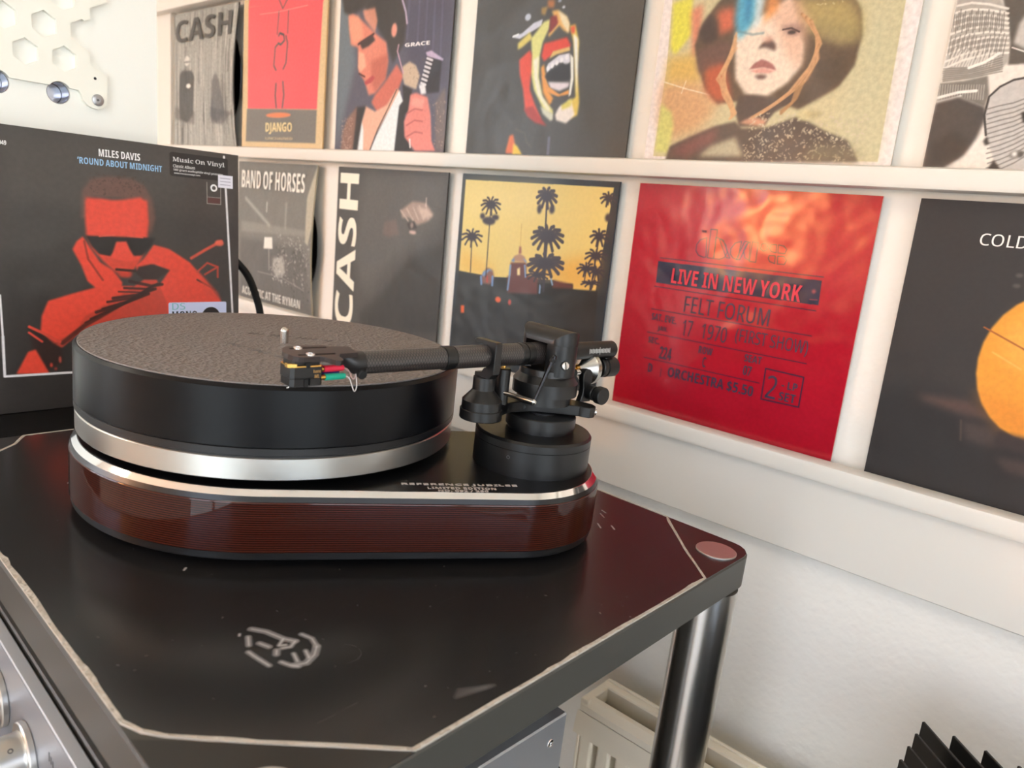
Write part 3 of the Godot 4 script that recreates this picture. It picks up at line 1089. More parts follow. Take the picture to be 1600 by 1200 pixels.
func amplifier() -> void:
	# silver amplifier on the shelf below; front towards +z
	var x := Transform3D(rack_x.basis, rack_x * Vector3(0.072, -0.52, 0.06))
	var t := thing("amplifier", "silver amplifier with two large front knobs on the shelf under the turntable", "amplifier", x)
	var s := at(-0.072, 0.52, -0.06) * Transform3D(Basis.IDENTITY, Vector3(0.299, 0, 0)) * Transform3D(Basis(Vector3.UP, deg_to_rad(-1.5)), Vector3.ZERO) * Transform3D(Basis.IDENTITY, Vector3(-0.299, 0, 0))
	part(t, "body", box(-0.045, -0.505, -0.074, 0.285, -0.190, 0.2220, 0.001), mt(Color(0.30, 0.295, 0.285), 0.45, 0.1), s)
	part(t, "body", box(-0.150, -0.505, -0.074, -0.046, -0.236, 0.2190, 0.001), mt(Color(0.30, 0.295, 0.285), 0.45, 0.1), s)
	var pale := mt(Color(0.66, 0.67, 0.68), 0.4, 0.75)
	part(t, "side_plate", box(0.285, -0.505, -0.078, 0.2991, -0.2352, 0.222, 0.0012), pale, s)
	part(t, "side_plate", box(-0.164, -0.505, -0.078, -0.150, -0.2352, 0.222, 0.0012), pale, s)
	part(t, "front_seam", box(-0.150, -0.504, 0.2218, 0.297, -0.1960, 0.2237), M.black_deep, s)
	var fp := part(t, "faceplate", box(-0.166, -0.508, 0.2237, 0.301, -0.1915, 0.2318, 0.0007), mt(Color(0.68, 0.69, 0.70), 0.45, 0.15), s)
	part(fp, "face_skin", box(-0.1655, -0.5075, 0.2318, 0.3005, -0.1925, 0.2321), mt(Color(0.52, 0.53, 0.55), 0.42, 0.4))
	for k in [[0.041, -0.2335], [0.1037, -0.238], [-0.03, -0.2335]]:
		var kn := part(t, "knob", lathe(pro([0, 0, 0.0198, 0, 0.0204, 0.0008, 0.0204, 0.0038, 0.0196, 0.0046, 0.0152, 0.0046, 0.0148, 0.006, 0.0148, 0.042, 0.0138, 0.044, 0, 0.044]), 56), M.steel_turned, s * Transform3D(along(Vector3.BACK).basis, Vector3(k[0], k[1], 0.2321)))
		part(kn, "set_screw", lathe(pro([0, -0.001, 0.0016, -0.001, 0.0016, 0.0003, 0.001, 0.0003, 0.0008, -0.0005, 0, -0.0005]), 14), M.alu_dark, along(Vector3(0.6, 0, -0.8), Vector3(0.0148 * 0.6, 0.012, -0.0148 * 0.8)))
	for k in 3:
		part(fp, "print_mark", box(-0.0005, -0.003, 0, 0.0005, 0.003 - 0.001 * k, 0.0002), M.black_matt, at(0.147 + 0.0035 * k, -0.214, 0.2321))
	for k in [[-0.0603, -0.2536], [0.15, -0.2536]]:
		part(t, "side_screw", lathe(pro([0, 0, 0.0032, 0, 0.0034, 0.0006, 0.003, 0.0012, 0.0014, 0.0013, 0.0012, 0.0006, 0, 0.0006]), 20), M.chrome, s * Transform3D(along(Vector3.RIGHT).basis, Vector3(0.2991, k[1], k[0])))
	for k in [[-0.040, 0.2165], [0.275, 0.2165]]:
		part(t, "lid_screw", lathe(pro([0, 0, 0.0022, 0, 0.0024, 0.0005, 0.0018, 0.0009, 0, 0.0009]), 16), M.chrome, s * at(k[0], -0.190, k[1]))
	for k in [0.262, 0.21, 0.03, -0.02]:
		var post := Soup.new()
		for q in 3:
			post.add(lathe_soup(pro([0, 0.006 * q, 0.0068, 0.006 * q, 0.0076, 0.001 + 0.006 * q, 0.0076, 0.0048 + 0.006 * q, 0.0068, 0.0058 + 0.006 * q, 0, 0.0058 + 0.006 * q]), 20))
		part(t, "terminal", post.done(25), M.rubber, s * Transform3D(along(Vector3.FORWARD).basis, Vector3(k + 0.0235, -0.303, -0.074)))
	for k in [[-0.11, -0.04], [0.26, -0.04], [-0.11, 0.15], [0.26, 0.15]]:
		part(t, "foot", lathe(pro([0, -0.52, 0.02, -0.52, 0.022, -0.517, 0.02, -0.505, 0, -0.505]), 24), M.rubber, s * at(k[0], 0, k[1]))


# outline of the turntable's plinth: big circle under the platter, smaller one under the arm, drawn in by d
func outline(d: float) -> PackedVector2Array:
	var o := PackedVector2Array()
	var big := 0.1620 - d
	var lob := 0.0858 - d
	var lc := Vector2(0.1925, 0.0763)
	for i in 49:                                    # lobe, from its front round to its back
		var t := PI / 2 - PI * i / 48
		o.append(lc + Vector2(cos(t), sin(t)) * lob)
	var t0 := -asin((0.0095 - d) / big)            # where the straight back meets the big circle
	o.append(Vector2(0.5 * (lc.x + big * cos(t0)) , -0.0095 + d))
	var steps := 132
	for i in steps + 1:
		var t := t0 - (TAU - PI / 2 + t0) * i / steps
		o.append(Vector2(cos(t), sin(t)) * big)
	for i in range(1, 8):
		o.append(Vector2(lc.x * i / 8.0, big))
	return o


func outline_ring(d: float, y: float) -> PackedVector3Array:
	var r := PackedVector3Array()
	for q in outline(d):
		r.append(Vector3(q.x, y, q.y))
	return r


func turntable() -> void:
	var base := Transform3D(deck_x.basis, deck_x * Vector3(0.05, TOP + 0.0003, 0.03))
	var t := thing("turntable", "black and dark-wood turntable with thick platter and carbon tonearm on the rack top", "turntable", base)
	var s := at(-0.05, -TOP - 0.0003, -0.03)
	var mid := Vector3(0.07, 0, 0.03)
	# plinth
	var pl := knot(t, "plinth", s)
	part(pl, "base_plate", loft([outline_ring(0.0022, -0.1292), outline_ring(0.0012, -0.1285), outline_ring(0.0012, -0.1234)], true, true, mid).done(40), M.black_satin)
	var wood := mt(Color.WHITE, 0.35, 0.0, 0.15)
	wood.albedo_texture = lamina_art().texture()
	wood.uv1_scale = Vector3(8.0, 24.0, 1)
	wood.clearcoat_enabled = true
	wood.clearcoat = 0.65
	wood.clearcoat_roughness = 0.02
	part(pl, "wood_body", loft([outline_ring(0.0012, -0.1234), outline_ring(0.0, -0.1222), outline_ring(0.0, -0.0855), outline_ring(0.0010, -0.0843)], true, true, mid).done(40), wood)
	part(pl, "upper_plate", loft([outline_ring(0.0010, -0.0843), outline_ring(0.0026, -0.0805)], true, true, mid).done(20), M.black_satin)
	var rim := part(pl, "bright_rim", loft([outline_ring(0.0024, -0.0806), outline_ring(0.0060, -0.0768), outline_ring(0.0066, -0.0766)], true, true, mid).done(20), mt(Color(0.93, 0.93, 0.93), 0.09, 1.0))
	rim.set_meta("label", "polished aluminium chamfer")
	part(pl, "top_plate", loft([outline_ring(0.0066, -0.0772), outline_ring(0.0066, -0.0765)], true, true, mid).done(20), M.black_satin)
	for f in [[-0.07, 0.09], [0.21, 0.11], [-0.02, -0.12]]:
		part(pl, "foot", lathe(pro([0, TOP + 0.0003, 0.016, TOP + 0.0003, 0.018, TOP + 0.002, 0.018, -0.1292, 0, -0.1292]), 32), M.black_matt, at(f[0], 0, f[1]))
	var ink := mt(Color(0.74, 0.70, 0.67), 0.5)
	for w in [["REFERENCE JUBILEE", 0.0982, 0.1897, 0.1411, 0.0048], ["LIMITED EDITION", 0.1173, 0.1709, 0.1482, 0.0042], ["NO. 092 / 250", 0.1248, 0.1636, 0.1537, 0.0036]]:
		words(pl, w[0], w[2] - w[1], w[4], Transform3D(Basis(Vector3.RIGHT, Vector3.FORWARD, Vector3.UP), Vector3((w[1] + w[2]) / 2, -0.0764, w[3])), ink, "b")
	# platter
	var pt := knot(t, "platter", s)
	part(pt, "bearing", lathe(pro([0, -0.0766, 0.05, -0.0766, 0.05, -0.0698, 0, -0.0698]), 40), M.black_deep)
	part(pt, "steel_ring", lathe(pro([0, -0.0700, 0.1565, -0.0700, 0.1572, -0.0693, 0.1572, -0.0540, 0.1564, -0.0532, 0, -0.0532]), 160), M.steel_turned)
	part(pt, "lower_ring", lathe(pro([0, -0.0534, 0.1560, -0.0534, 0.1560, -0.0522, 0.1580, -0.0512, 0.1580, -0.0462, 0.1574, -0.0458, 0, -0.0458]), 160), mt(Color(0.05, 0.05, 0.058), 0.4))
	part(pt, "platter_body", lathe(pro([0, -0.0457, 0.1574, -0.0457, 0.1580, -0.0452, 0.1580, -0.0036, 0.1556, -0.0012, 0.1535, -0.0012, 0, -0.0012]), 160), mt(Color(0.030, 0.033, 0.044), 0.3, 0.0, 0.34))
	var hide := bumpy(mt(Color(0.45, 0.425, 0.41), 0.55), noise_tex(0.05, 2, 4, 14.0, FastNoiseLite.TYPE_CELLULAR, 512), 8.0, 0.9)
	var mat := part(pt, "leather_mat", lathe(pro([0, -0.0012, 0.1545, -0.0012, 0.1550, -0.0008, 0.1548, 0, 0, 0]), 160), hide)
	mat.set_meta("label", "dark leather record mat")
	# two embossed lines of slanted marks either side of the spindle
	for row in [[-0.0388, 0.0212, 0.028, 0.088, 16], [-0.0273, -0.0325, 0.043, -0.0204, 16]]:
		var em := Soup.new()
		for k in row[4]:
			var w: float = float(k) / (row[4] - 1)
			var c := Vector3(lerpf(row[0], row[2], w), 0.0001, lerpf(row[1], row[3], w))
			if k % 5 == 3:
				continue
			var d := Vector3(row[2] - row[0], 0, row[3] - row[1]).normalized()
			var e := (d * 0.3 + Vector3(d.z, 0, -d.x)).normalized()
			em.add(bar([c - e * 0.0032, c, c + e * 0.0032 + d * 0.001], [0.0008], 6))
		part(mat, "embossed_mark", em.done(60), hide)
	part(pt, "spindle", lathe(pro([0, -0.001, 0.0037, -0.001, 0.0037, 0.0102, 0.0034, 0.0119, 0.0024, 0.0132, 0.0011, 0.0138, 0, 0.0139]), 28, 50), M.steel, at(0.0035, 0, 0.0015))
	tower(t, s)
	tonearm(t, s)


func lamina_art() -> Art:
	var c := Art.new(Color("3a1309"), 256)
	var r := RandomNumberGenerator.new()
	r.seed = 12
	for i in 24:
		var y := 1000.0 * (i + 0.5) / 24
		c.line("100504", 17, [-20, y, 1020, y], 14, 0.85)
		c.line("5c2818", 7, [-20, y + 18, 1020, y + 18], 10, r.randf_range(0.2, 0.7))
	c.grain(0.06, 6)
	return c


# ------------------------------------------------------------------ arm tower (turntable frame, heights from the mat)

const Q := Vector3(0.2235, 0, 0.0765)      # pivot
const A := Vector3(-0.88213, 0, 0.47101)   # along the arm, towards the headshell
const B := Vector3(0.47101, 0, 0.88213)    # across it, towards the viewer

func tower(t: Node3D, s: Transform3D) -> void:
	var k := knot(t, "arm_tower", s)
	var bl := mt(Color(0.05, 0.05, 0.053), 0.36)
	part(k, "drum", lathe(pro([0, -0.0768, 0.0507, -0.0768, 0.0507, -0.0545, 0.0502, -0.0541, 0.0502, -0.0538, 0, -0.0538]), 96), bl, at(0.2178, 0, 0.0782))
	part(k, "drum_lid", lathe(pro([0, -0.0540, 0.0507, -0.0540, 0.0507, -0.0482, 0.0490, -0.0462, 0.048, -0.0460, 0, -0.0460]), 96), bl, at(0.2178, 0, 0.0782))
	part(k, "grub_screw", lathe(pro([0, -0.001, 0.0016, -0.001, 0.0016, 0.0002, 0.001, 0.0002, 0, -0.0005]), 12), M.alu_dark, along(Vector3(-0.62, 0, 0.78), Vector3(0.2178 - 0.62 * 0.0507, -0.0605, 0.0782 + 0.78 * 0.0507)))
	part(k, "step_disc", lathe(pro([0, -0.0462, 0.0285, -0.0462, 0.0285, -0.0428, 0.0305, -0.0428, 0.0305, -0.0333, 0.0298, -0.0325, 0, -0.0325]), 72), bl, at(Q.x, 0, Q.z))
	part(k, "neck", lathe(pro([0, -0.0326, 0.0122, -0.0326, 0.0122, -0.0314, 0, -0.0314]), 40), M.black_satin, at(Q.x, 0, Q.z))
	part(k, "neck_collar", lathe(pro([0, -0.0326, 0.0140, -0.0326, 0.0140, -0.0322, 0, -0.0322]), 40), M.black_satin, at(Q.x, 0, Q.z))
	# flat arm board: ring at the rest, bar towards the right, rounded end
	var board := poly2([0.178, 0.104, 0.187, 0.0925, 0.193, 0.0865, 0.201, 0.0835, 0.210, 0.0808, 0.2186, 0.0806, 0.236, 0.0842, 0.2534, 0.0886, 0.2565, 0.0915, 0.2615, 0.0938, 0.2665, 0.0915, 0.2695, 0.086, 0.269, 0.080, 0.264, 0.0735, 0.250, 0.062, 0.232, 0.053, 0.213, 0.051, 0.197, 0.058, 0.184, 0.071, 0.173, 0.083, 0.163, 0.086])
	part(k, "arm_board", prism(board, -0.0314, -0.0223, 0.0006).done(25), bl)
	part(k, "board_screw", lathe(pro([0, 0, 0.0026, 0, 0.0026, 0.0008, 0.0012, 0.0008, 0.001, 0.0003, 0, 0.0003]), 18), M.chrome, along(Vector3(0.85, 0, 0.5), Vector3(0.2685, -0.0268, 0.0893)))
	part(k, "pin_hole", lathe(pro([0, 0, 0.0016, 0, 0.0016, 0.0003, 0, 0.0003]), 12), M.black_deep, along(Vector3(-0.33, 0, 0.94), Vector3(0.2055, -0.0268, 0.0822)))
	# bearing cup
	part(k, "bearing_cup", lathe(pro([0, -0.0224, 0.0235, -0.0224, 0.0235, -0.0142, 0.0282, -0.0138, 0.0282, -0.0030, 0.0238, 0.0030, 0.0235, 0.0082, 0.0225, 0.0088, 0, 0.0088]), 80), bl, at(Q.x, 0, Q.z))
	# yoke: two pillars bridged by a barrel vault running across the arm
	var b := Basis(A, Vector3.UP, A.cross(Vector3.UP))      # x along the arm, z away from the viewer
	var yx := Transform3D(b, Vector3(Q.x, 0, Q.z))
	var r := 0.0142
	var half := 0.0130
	var s1 := vault(r, half, -1.0, -0.0105, 0.0045, 0.0308)
	s1.add(vault(r, half, 0.0150, 1.0, 0.0045, 0.0308))
	var yk := part(k, "bearing_yoke", s1.done(25), bl, yx)
	yk.set_meta("label", "two pillars of the bearing yoke")
	var s2 := vault(r, half, -1.0, 1.0, 0.0312, 1.0)
	part(k, "yoke_cap", s2.done(25), bl, yx)
	part(k, "yoke_seam", vault(r - 0.0004, half, -1.0, -0.0105, 0.0300, 0.0316).add(vault(r - 0.0004, half, 0.0150, 1.0, 0.0300, 0.0316)).done(25), M.black_deep, yx)
	# slotted bearing screw on the near pillar
	var nrm := (A * 0.40 + B * 0.917).normalized()
	var face := Q + B * half + nrm * r + Vector3(0, 0.0150, 0)
	var sc := part(k, "bearing_screw", lathe(pro([0, -0.002, 0.0034, -0.002, 0.0034, 0.0006, 0.0029, 0.0011, 0, 0.0012]), 28), M.chrome, along(nrm, face))
	part(sc, "screw_slot", box(-0.0004, 0.0006, -0.0032, 0.0004, 0.00135, 0.0032), M.black_deep, Transform3D(Basis(Vector3.UP, 0.2), Vector3.ZERO))
	part(k, "screw_well", lathe(pro([0.0035, -0.003, 0.0042, -0.003, 0.0042, 0.0003, 0.0035, 0.0003]), 28), M.black_deep, along(nrm, face))
	# arm rest post with its C clip
	var rp := Vector3(0.1623, 0, 0.1062)
	part(k, "rest_base", lathe(pro([0, -0.0314, 0.0170, -0.0314, 0.0174, -0.0308, 0.0174, -0.0236, 0.0170, -0.0231, 0.0163, -0.0231, 0.0163, -0.0160, 0.0159, -0.0155, 0.0092, -0.0078, 0.0090, -0.007, 0, -0.007]), 64), bl, at(rp.x, 0, rp.z))
	part(k, "rest_post", lathe(pro([0, -0.0072, 0.0090, -0.0072, 0.0090, 0.0030, 0, 0.0030]), 40), bl, at(rp.x, 0, rp.z))
	var clip := poly2([0.0088, 0.0028, 0.0132, 0.0075, 0.0138, 0.0110, 0.0138, 0.0318, 0.0124, 0.0330, -0.0110, 0.0330, -0.0124, 0.0318, -0.0124, 0.0290])
	for i in 15:                                       # round cut over the tube, then down to the shelf
		var a := deg_to_rad(115.0 - 190.0 * i / 14)
		clip.append(Vector2(-0.0010, 0.0203) + Vector2(cos(a), sin(a)) * 0.0098)
	clip.append_array(poly2([-0.0010, 0.0072, -0.0060, 0.0062, -0.0088, 0.0060, -0.0088, 0.0028]))
	# clip profile lies across the arm: x -> B, y -> up, depth along A
	var cb := Basis(B, -A, Vector3.UP)
	part(k, "rest_clip", prism(clip, -0.0036, 0.0036, 0.0004).done(25), bl, Transform3D(cb, Vector3(rp.x, 0, rp.z)))
	# lift cylinder behind the rest, its brass pin and the lift bow
	var lc := Vector3(0.1815, 0, 0.0905)
	part(k, "lift_cylinder", lathe(pro([0, -0.0224, 0.0062, -0.0224, 0.0062, 0.0072, 0.0054, 0.0080, 0, 0.0080]), 32), bl, at(lc.x, 0, lc.z))
	part(k, "lift_pin", lathe(pro([0, 0.0080, 0.0019, 0.0080, 0.0019, 0.0108, 0, 0.0108]), 16), M.brass, at(lc.x, 0, lc.z))
	part(k, "lift_bow", bar(curve([lc + Vector3(-0.008, 0.0112, 0.006), lc + Vector3(0.002, 0.0110, 0.0), lc + Vector3(0.014, 0.0108, -0.004), lc + Vector3(0.024, 0.0106, -0.004)], 6), [0.0011], 10).done(50), M.black_satin)
	# lift lever: bright cross rod and the dark handle rising from its end
	var r0 := Vector3(0.1825, -0.0120, 0.0955)
	var r1 := Vector3(0.2022, -0.0128, 0.1190)
	part(k, "lift_rod", bar([r0, r0.lerp(r1, 0.05), r0.lerp(r1, 0.94), r1, r1 + (r1 - r0).normalized() * 0.0016], [0.0014, 0.0020, 0.0024, 0.0026, 0.0012], 16).done(40), M.steel)
	var h0 := r1 + Vector3(0.0004, 0.0012, -0.001)
	var h1 := Vector3(0.2160, 0.0262, 0.1160)
	part(k, "lift_handle", bar([h0, h0.lerp(h1, 0.85), h0.lerp(h1, 0.86), h1 - (h1 - h0).normalized() * 0.0015, h1], [0.0016, 0.0021, 0.0021, 0.0021, 0.0014], 14).done(40), mt(Color(0.16, 0.16, 0.165), 0.22, 0.8))
	part(k, "handle_grip", bar([h0.lerp(h1, 0.84), h0.lerp(h1, 0.845), h0.lerp(h1, 0.92), h0.lerp(h1, 0.925)], [0.0019, 0.0026, 0.0026, 0.0019], 14).done(40), M.rubber)
	# anti-skating bracket with two thumb knobs
	var k0 := Q - A * 0.0455 + B * 0.0075 + Vector3(0, -0.0145, 0)
	var brk := poly2([-0.007, -0.0235, 0.007, -0.0235, 0.0045, -0.017, 0.0045, -0.009, 0.006, -0.003, 0.0055, 0.003, 0.002, 0.006, -0.003, 0.0062, -0.0065, 0.003, -0.0065, -0.003, -0.0045, -0.009, -0.0045, -0.017])
	part(k, "skating_bracket", prism(brk, -0.003, 0.003, 0.0006).done(25), bl, Transform3D(Basis(-A, -B, Vector3.UP), Q - A * 0.0420 + B * 0.009))
	part(k, "thumb_knob", lathe(pro([0, 0, 0.0062, 0, 0.0066, 0.0006, 0.0066, 0.0070, 0.0060, 0.0076, 0.0050, 0.0078, 0.0050, 0.0105, 0.0074, 0.0108, 0.0079, 0.0114, 0.0079, 0.0172, 0.0074, 0.0178, 0, 0.0178]), 48), mt(Color(0.045, 0.045, 0.046), 0.45), along(B, k0 + B * 0.004))
	# brass-tipped screw beside the yoke
	part(k, "thumb_screw", lathe(pro([0, 0, 0.0028, 0, 0.0028, 0.004, 0.0012, 0.004, 0.0012, 0.0065, 0, 0.0065]), 20), M.chrome, along(A * -1.0, Q - A * 0.016 + B * 0.0185 + Vector3(0, 0.0065, 0)))


# Piece of a stadium-shaped block whose top is a barrel running along z: kept between z0 and z1, from y0 up to at most y1.
func vault(r: float, half: float, z0: float, z1: float, y0: float, y1: float) -> Soup:
	var s := Soup.new()
	var n := 28
	var rows := []
	for i in n + 1:
		var a := -r * cos(PI * i / n)
		var w := sqrt(maxf(r * r - a * a, 0.0))
		var lo := clampf(-half - w, z0, z1)
		var hi := clampf(half + w, z0, z1)
		var top := minf(0.0322 + 0.0108 * w / r, y1)
		rows.append([a, minf(lo, hi), hi, top])
	for i in n:
		var p: Array = rows[i]
		var q: Array = rows[i + 1]
		s.quad(Vector3(p[0], p[3], p[1]), Vector3(p[0], p[3], p[2]), Vector3(q[0], q[3], q[2]), Vector3(q[0], q[3], q[1]))
		s.quad(Vector3(p[0], y0, p[1]), Vector3(q[0], y0, q[1]), Vector3(q[0], y0, q[2]), Vector3(p[0], y0, p[2]))
		s.quad(Vector3(p[0], y0, p[2]), Vector3(q[0], y0, q[2]), Vector3(q[0], q[3], q[2]), Vector3(p[0], p[3], p[2]))
		s.quad(Vector3(p[0], y0, p[1]), Vector3(p[0], p[3], p[1]), Vector3(q[0], q[3], q[1]), Vector3(q[0], y0, q[1]))
	for e in [[rows[0], true], [rows[n], false]]:
		var p: Array = e[0]
		if e[1]:
			s.quad(Vector3(p[0], y0, p[1]), Vector3(p[0], y0, p[2]), Vector3(p[0], p[3], p[2]), Vector3(p[0], p[3], p[1]))
		else:
			s.quad(Vector3(p[0], y0, p[1]), Vector3(p[0], p[3], p[1]), Vector3(p[0], p[3], p[2]), Vector3(p[0], y0, p[2]))
	return s


func weave_art() -> Art:
	var c := Art.new(Color("1a1716"), 128)
	for i in 8:
		for j in 8:
			var on := (i + j) % 2 == 0
			var x := i * 125.0
			var y := j * 125.0
			c.poly("332d2b" if on else "110f0f", [x + 10, y + 10, x + 115, y + 10, x + 115, y + 115, x + 10, y + 115], 20, 1.0)
			c.line("4a4340" if on else "201d1c", 30, [x + 20, y + 60, x + 105, y + 60] if on else [x + 60, y + 20, x + 60, y + 105], 40, 0.8)
	return c


func tonearm(t: Node3D, s: Transform3D) -> void:
	# own frame: x along the arm to the headshell, y up, z away from the viewer; origin on the tube's axis over the pivot
	var P := Vector3(0.2176, 0.0205, 0.0779)
	var k := knot(t, "tonearm", s * Transform3D(Basis(A, Vector3.UP, A.cross(Vector3.UP)), P))
	var bl := mt(Color(0.05, 0.048, 0.048), 0.38)
	var cf := mt(Color.WHITE, 0.33)
	cf.albedo_texture = weave_art().texture(1.25)
	cf.uv1_scale = Vector3(3, 100, 1)
	cf.clearcoat_enabled = true
	cf.clearcoat = 0.35
	cf.clearcoat_roughness = 0.3
	var up := along(Vector3.RIGHT)
	var tube := func(called: String, prof: Array, m: Material) -> MeshInstance3D: return part(k, called, lathe(pro(prof), 48, 25), m, up)
	tube.call("carbon_tube", [0, 0.107, 0.0083, 0.107, 0.0081, 0.178, 0, 0.178], cf)
	tube.call("tube_collar", [0, 0.0985, 0.0086, 0.0985, 0.0086, 0.1015, 0.0093, 0.1015, 0.0093, 0.1072, 0.0089, 0.1082, 0, 0.1082], bl)
	tube.call("carbon_tube", [0, 0.030, 0.0090, 0.030, 0.0090, 0.0986, 0, 0.0986], cf)
	tube.call("tube_collar", [0, 0.0160, 0.0094, 0.0160, 0.0094, 0.0235, 0.0088, 0.0235, 0.0088, 0.0268, 0.0096, 0.0268, 0.0096, 0.0300, 0.0092, 0.0305, 0, 0.0305], bl)
	tube.call("carbon_tube", [0, -0.004, 0.0093, -0.004, 0.0093, 0.0161, 0, 0.0161], cf)
	var rear := part(k, "rear_stub", lathe(pro([0, -0.0912, 0.0070, -0.0912, 0.0079, -0.0900, 0.0079, -0.004, 0, -0.004]), 48, 25), bl, up)
	var marks := Soup.new()
	for i in 25:
		var a := deg_to_rad(6.0)
		var len := 0.0066 if i == 12 else (0.0046 if i % 4 == 0 else 0.0036)
		var c := Vector3(0, sin(a), -cos(a)) * 0.00795
		marks.add(prism(rect(-0.00016, -len / 2, 0.00016, len / 2), -0.00005, 0.0001), Transform3D(Basis(Vector3.RIGHT, a) * Basis(Vector3.RIGHT, Vector3(0, 0, -1), Vector3(0, 1, 0)), c + Vector3(-0.0515 - 0.00104 * i * 1.1, 0.0, 0)))
	part(k, "scale_marks", marks.done(), M.print_white)
	# counterweight under the rear stub
	var cw := along(Vector3.LEFT, Vector3(0.0055, -0.0168, 0))
	part(k, "counterweight_rod", lathe(pro([0, 0.030, 0.0022, 0.030, 0.0022, 0.10, 0, 0.10]), 16), M.steel, cw)
	part(k, "counterweight", lathe(pro([0.0022, 0.0515, 0.0045, 0.0515, 0.0050, 0.0535, 0.0136, 0.0640, 0.0146, 0.0650, 0.0146, 0.0695, 0.0138, 0.0702, 0.0022, 0.0702]), 64), mt(Color(0.74, 0.73, 0.71), 0.25, 1.0), cw)
	part(k, "brass_nut", lathe(pro([0.0022, 0.0440, 0.0036, 0.0440, 0.0036, 0.0478, 0.0046, 0.0478, 0.0046, 0.0516, 0.0022, 0.0516]), 24), M.brass, cw)
	part(k, "counterweight_knob", lathe(pro([0, 0.0705, 0.0060, 0.0705, 0.0060, 0.0800, 0.0085, 0.0805, 0.0092, 0.0815, 0.0092, 0.0860, 0.0080, 0.0865, 0.0080, 0.0875, 0.0094, 0.0880, 0.0094, 0.1010, 0.0086, 0.1020, 0, 0.1020]), 48), mt(Color(0.04, 0.04, 0.042), 0.4), cw)
	part(k, "stub_hanger", box(-0.0895, -0.012, -0.003, -0.0805, -0.006, 0.003, 0.0006), bl)
	# headshell: thin slotted plate rising over the cartridge
	var hs := CSGCombiner3D.new()
	hs.name = "headshell"
	k.add_child(hs)
	var plate := CSGPolygon3D.new()
	var o := PackedVector2Array()
	for i in 9:
		var a := PI / 2 - PI * i / 8
		o.append(Vector2(0.2275 + 0.0085 * cos(a), 0.0108 * sin(a)))
	# near edge (towards the viewer is -z): waist and finger lift
	for q in [[0.2165, -0.0108], [0.2135, -0.0118], [0.2112, -0.0150], [0.2092, -0.0188], [0.2062, -0.0198], [0.2036, -0.0184], [0.2026, -0.0150], [0.2030, -0.0108], [0.200, -0.0072], [0.186, -0.0062], [0.186, 0.0062], [0.200, 0.0074], [0.204, 0.0108]]:
		o.append(Vector2(q[0], q[1]))
	plate.polygon = o
	plate.depth = 0.0034
	plate.rotation_degrees.x = 90
	plate.position.y = 0.0060
	hs.add_child(plate)
	for z in [-0.0062, 0.0062]:
		var sl := CSGBox3D.new()
		sl.size = Vector3(0.0270, 0.02, 0.0024)
		sl.position = Vector3(0.2160, 0.010, z)
		sl.operation = CSGShape3D.OPERATION_SUBTRACTION
		hs.add_child(sl)
	hs.transform = Transform3D(Basis(Vector3.RIGHT, deg_to_rad(-8.0)), Vector3(0, 0.0004, 0))
	hs.material_override = mt(Color(0.22, 0.185, 0.175), 0.38, 0.3)
	var z_flip := func(x: float, y: float, z: float) -> Transform3D: return at(x, y, z)
	part(k, "headshell_neck", bar([Vector3(0.172, 0, 0), Vector3(0.1835, 0.0002, 0), Vector3(0.188, 0.0024, 0), Vector3(0.194, 0.0062, 0), Vector3(0.2005, 0.0080, 0)], [0.0080, 0.0080, 0.0060, 0.0036, 0.0020], 24).done(50), mt(Color(0.10, 0.09, 0.088), 0.4))
	part(k, "azimuth_screw", lathe(pro([0, 0, 0.0030, 0, 0.0034, 0.0006, 0.0034, 0.003, 0.003, 0.0036, 0, 0.0036]), 24), M.rubber, along(Vector3(0, -0.2, -1), Vector3(0.1815, -0.0062, -0.0055)))
	for z in [-0.0062, 0.0062]:
		var sc := part(k, "cartridge_screw", lathe(pro([0, 0.0065, 0.0028, 0.0065, 0.0031, 0.0072, 0.0029, 0.0082, 0.0014, 0.0086, 0.0012, 0.0076, 0, 0.0076]), 24), M.chrome, Transform3D(Basis(Vector3.RIGHT, deg_to_rad(-8.0)), Vector3(0.2222 - (0.0014 if z < 0 else -0.0012), 0.0020 + z * 0.139, z)))
	# cartridge
	var ct := mt(Color(0.028, 0.030, 0.036), 0.35)
	var body := poly2([0.2135, -0.0088, 0.2320, -0.0088, 0.2342, -0.0068, 0.2342, 0.0068, 0.2320, 0.0088, 0.2135, 0.0088, 0.2118, 0.0072, 0.2118, -0.0072])
	part(k, "cartridge_body", prism(body, -0.0068, 0.0010, 0.0003).done(25), ct)
	var low := poly2([0.2135, -0.0088, 0.2206, -0.0088, 0.2211, -0.0062, 0.2249, -0.0062, 0.2254, -0.0088, 0.2320, -0.0088, 0.2342, -0.0068, 0.2336, 0.0068, 0.2312, 0.0088, 0.2135, 0.0088, 0.2118, 0.0072, 0.2118, -0.0072])
	part(k, "cartridge_lower", prism(low, -0.0120, -0.0067, 0.0003).done(25), ct)
	part(k, "stylus_block", box(0.2214, -0.0126, -0.0080, 0.2246, -0.0072, -0.0060, 0.0002), M.black_deep)
	part(k, "gold_plate", prism(body, 0.0009, 0.0017).done(25), M.brass)
	part(k, "gold_foot", prism(poly2([0.2310, -0.0096, 0.2368, -0.0082, 0.2368, -0.0046, 0.2325, -0.0046]), 0.0008, 0.0036, 0.0003).done(25), M.brass)
	var upper := inset(body, 0.0014)
	part(k, "cartridge_mount", prism(upper, 0.0016, 0.0063, 0.0003).done(25), ct)
	part(k, "mount_pillar", box(0.2212, 0.0000, -0.0092, 0.2242, 0.0042, -0.0072, 0.0002), M.black_deep)
	var gold := mt(Color(0.78, 0.60, 0.36), 0.4, 0.5)
	var wf := Basis(Vector3.LEFT, Vector3.UP, Vector3.FORWARD)
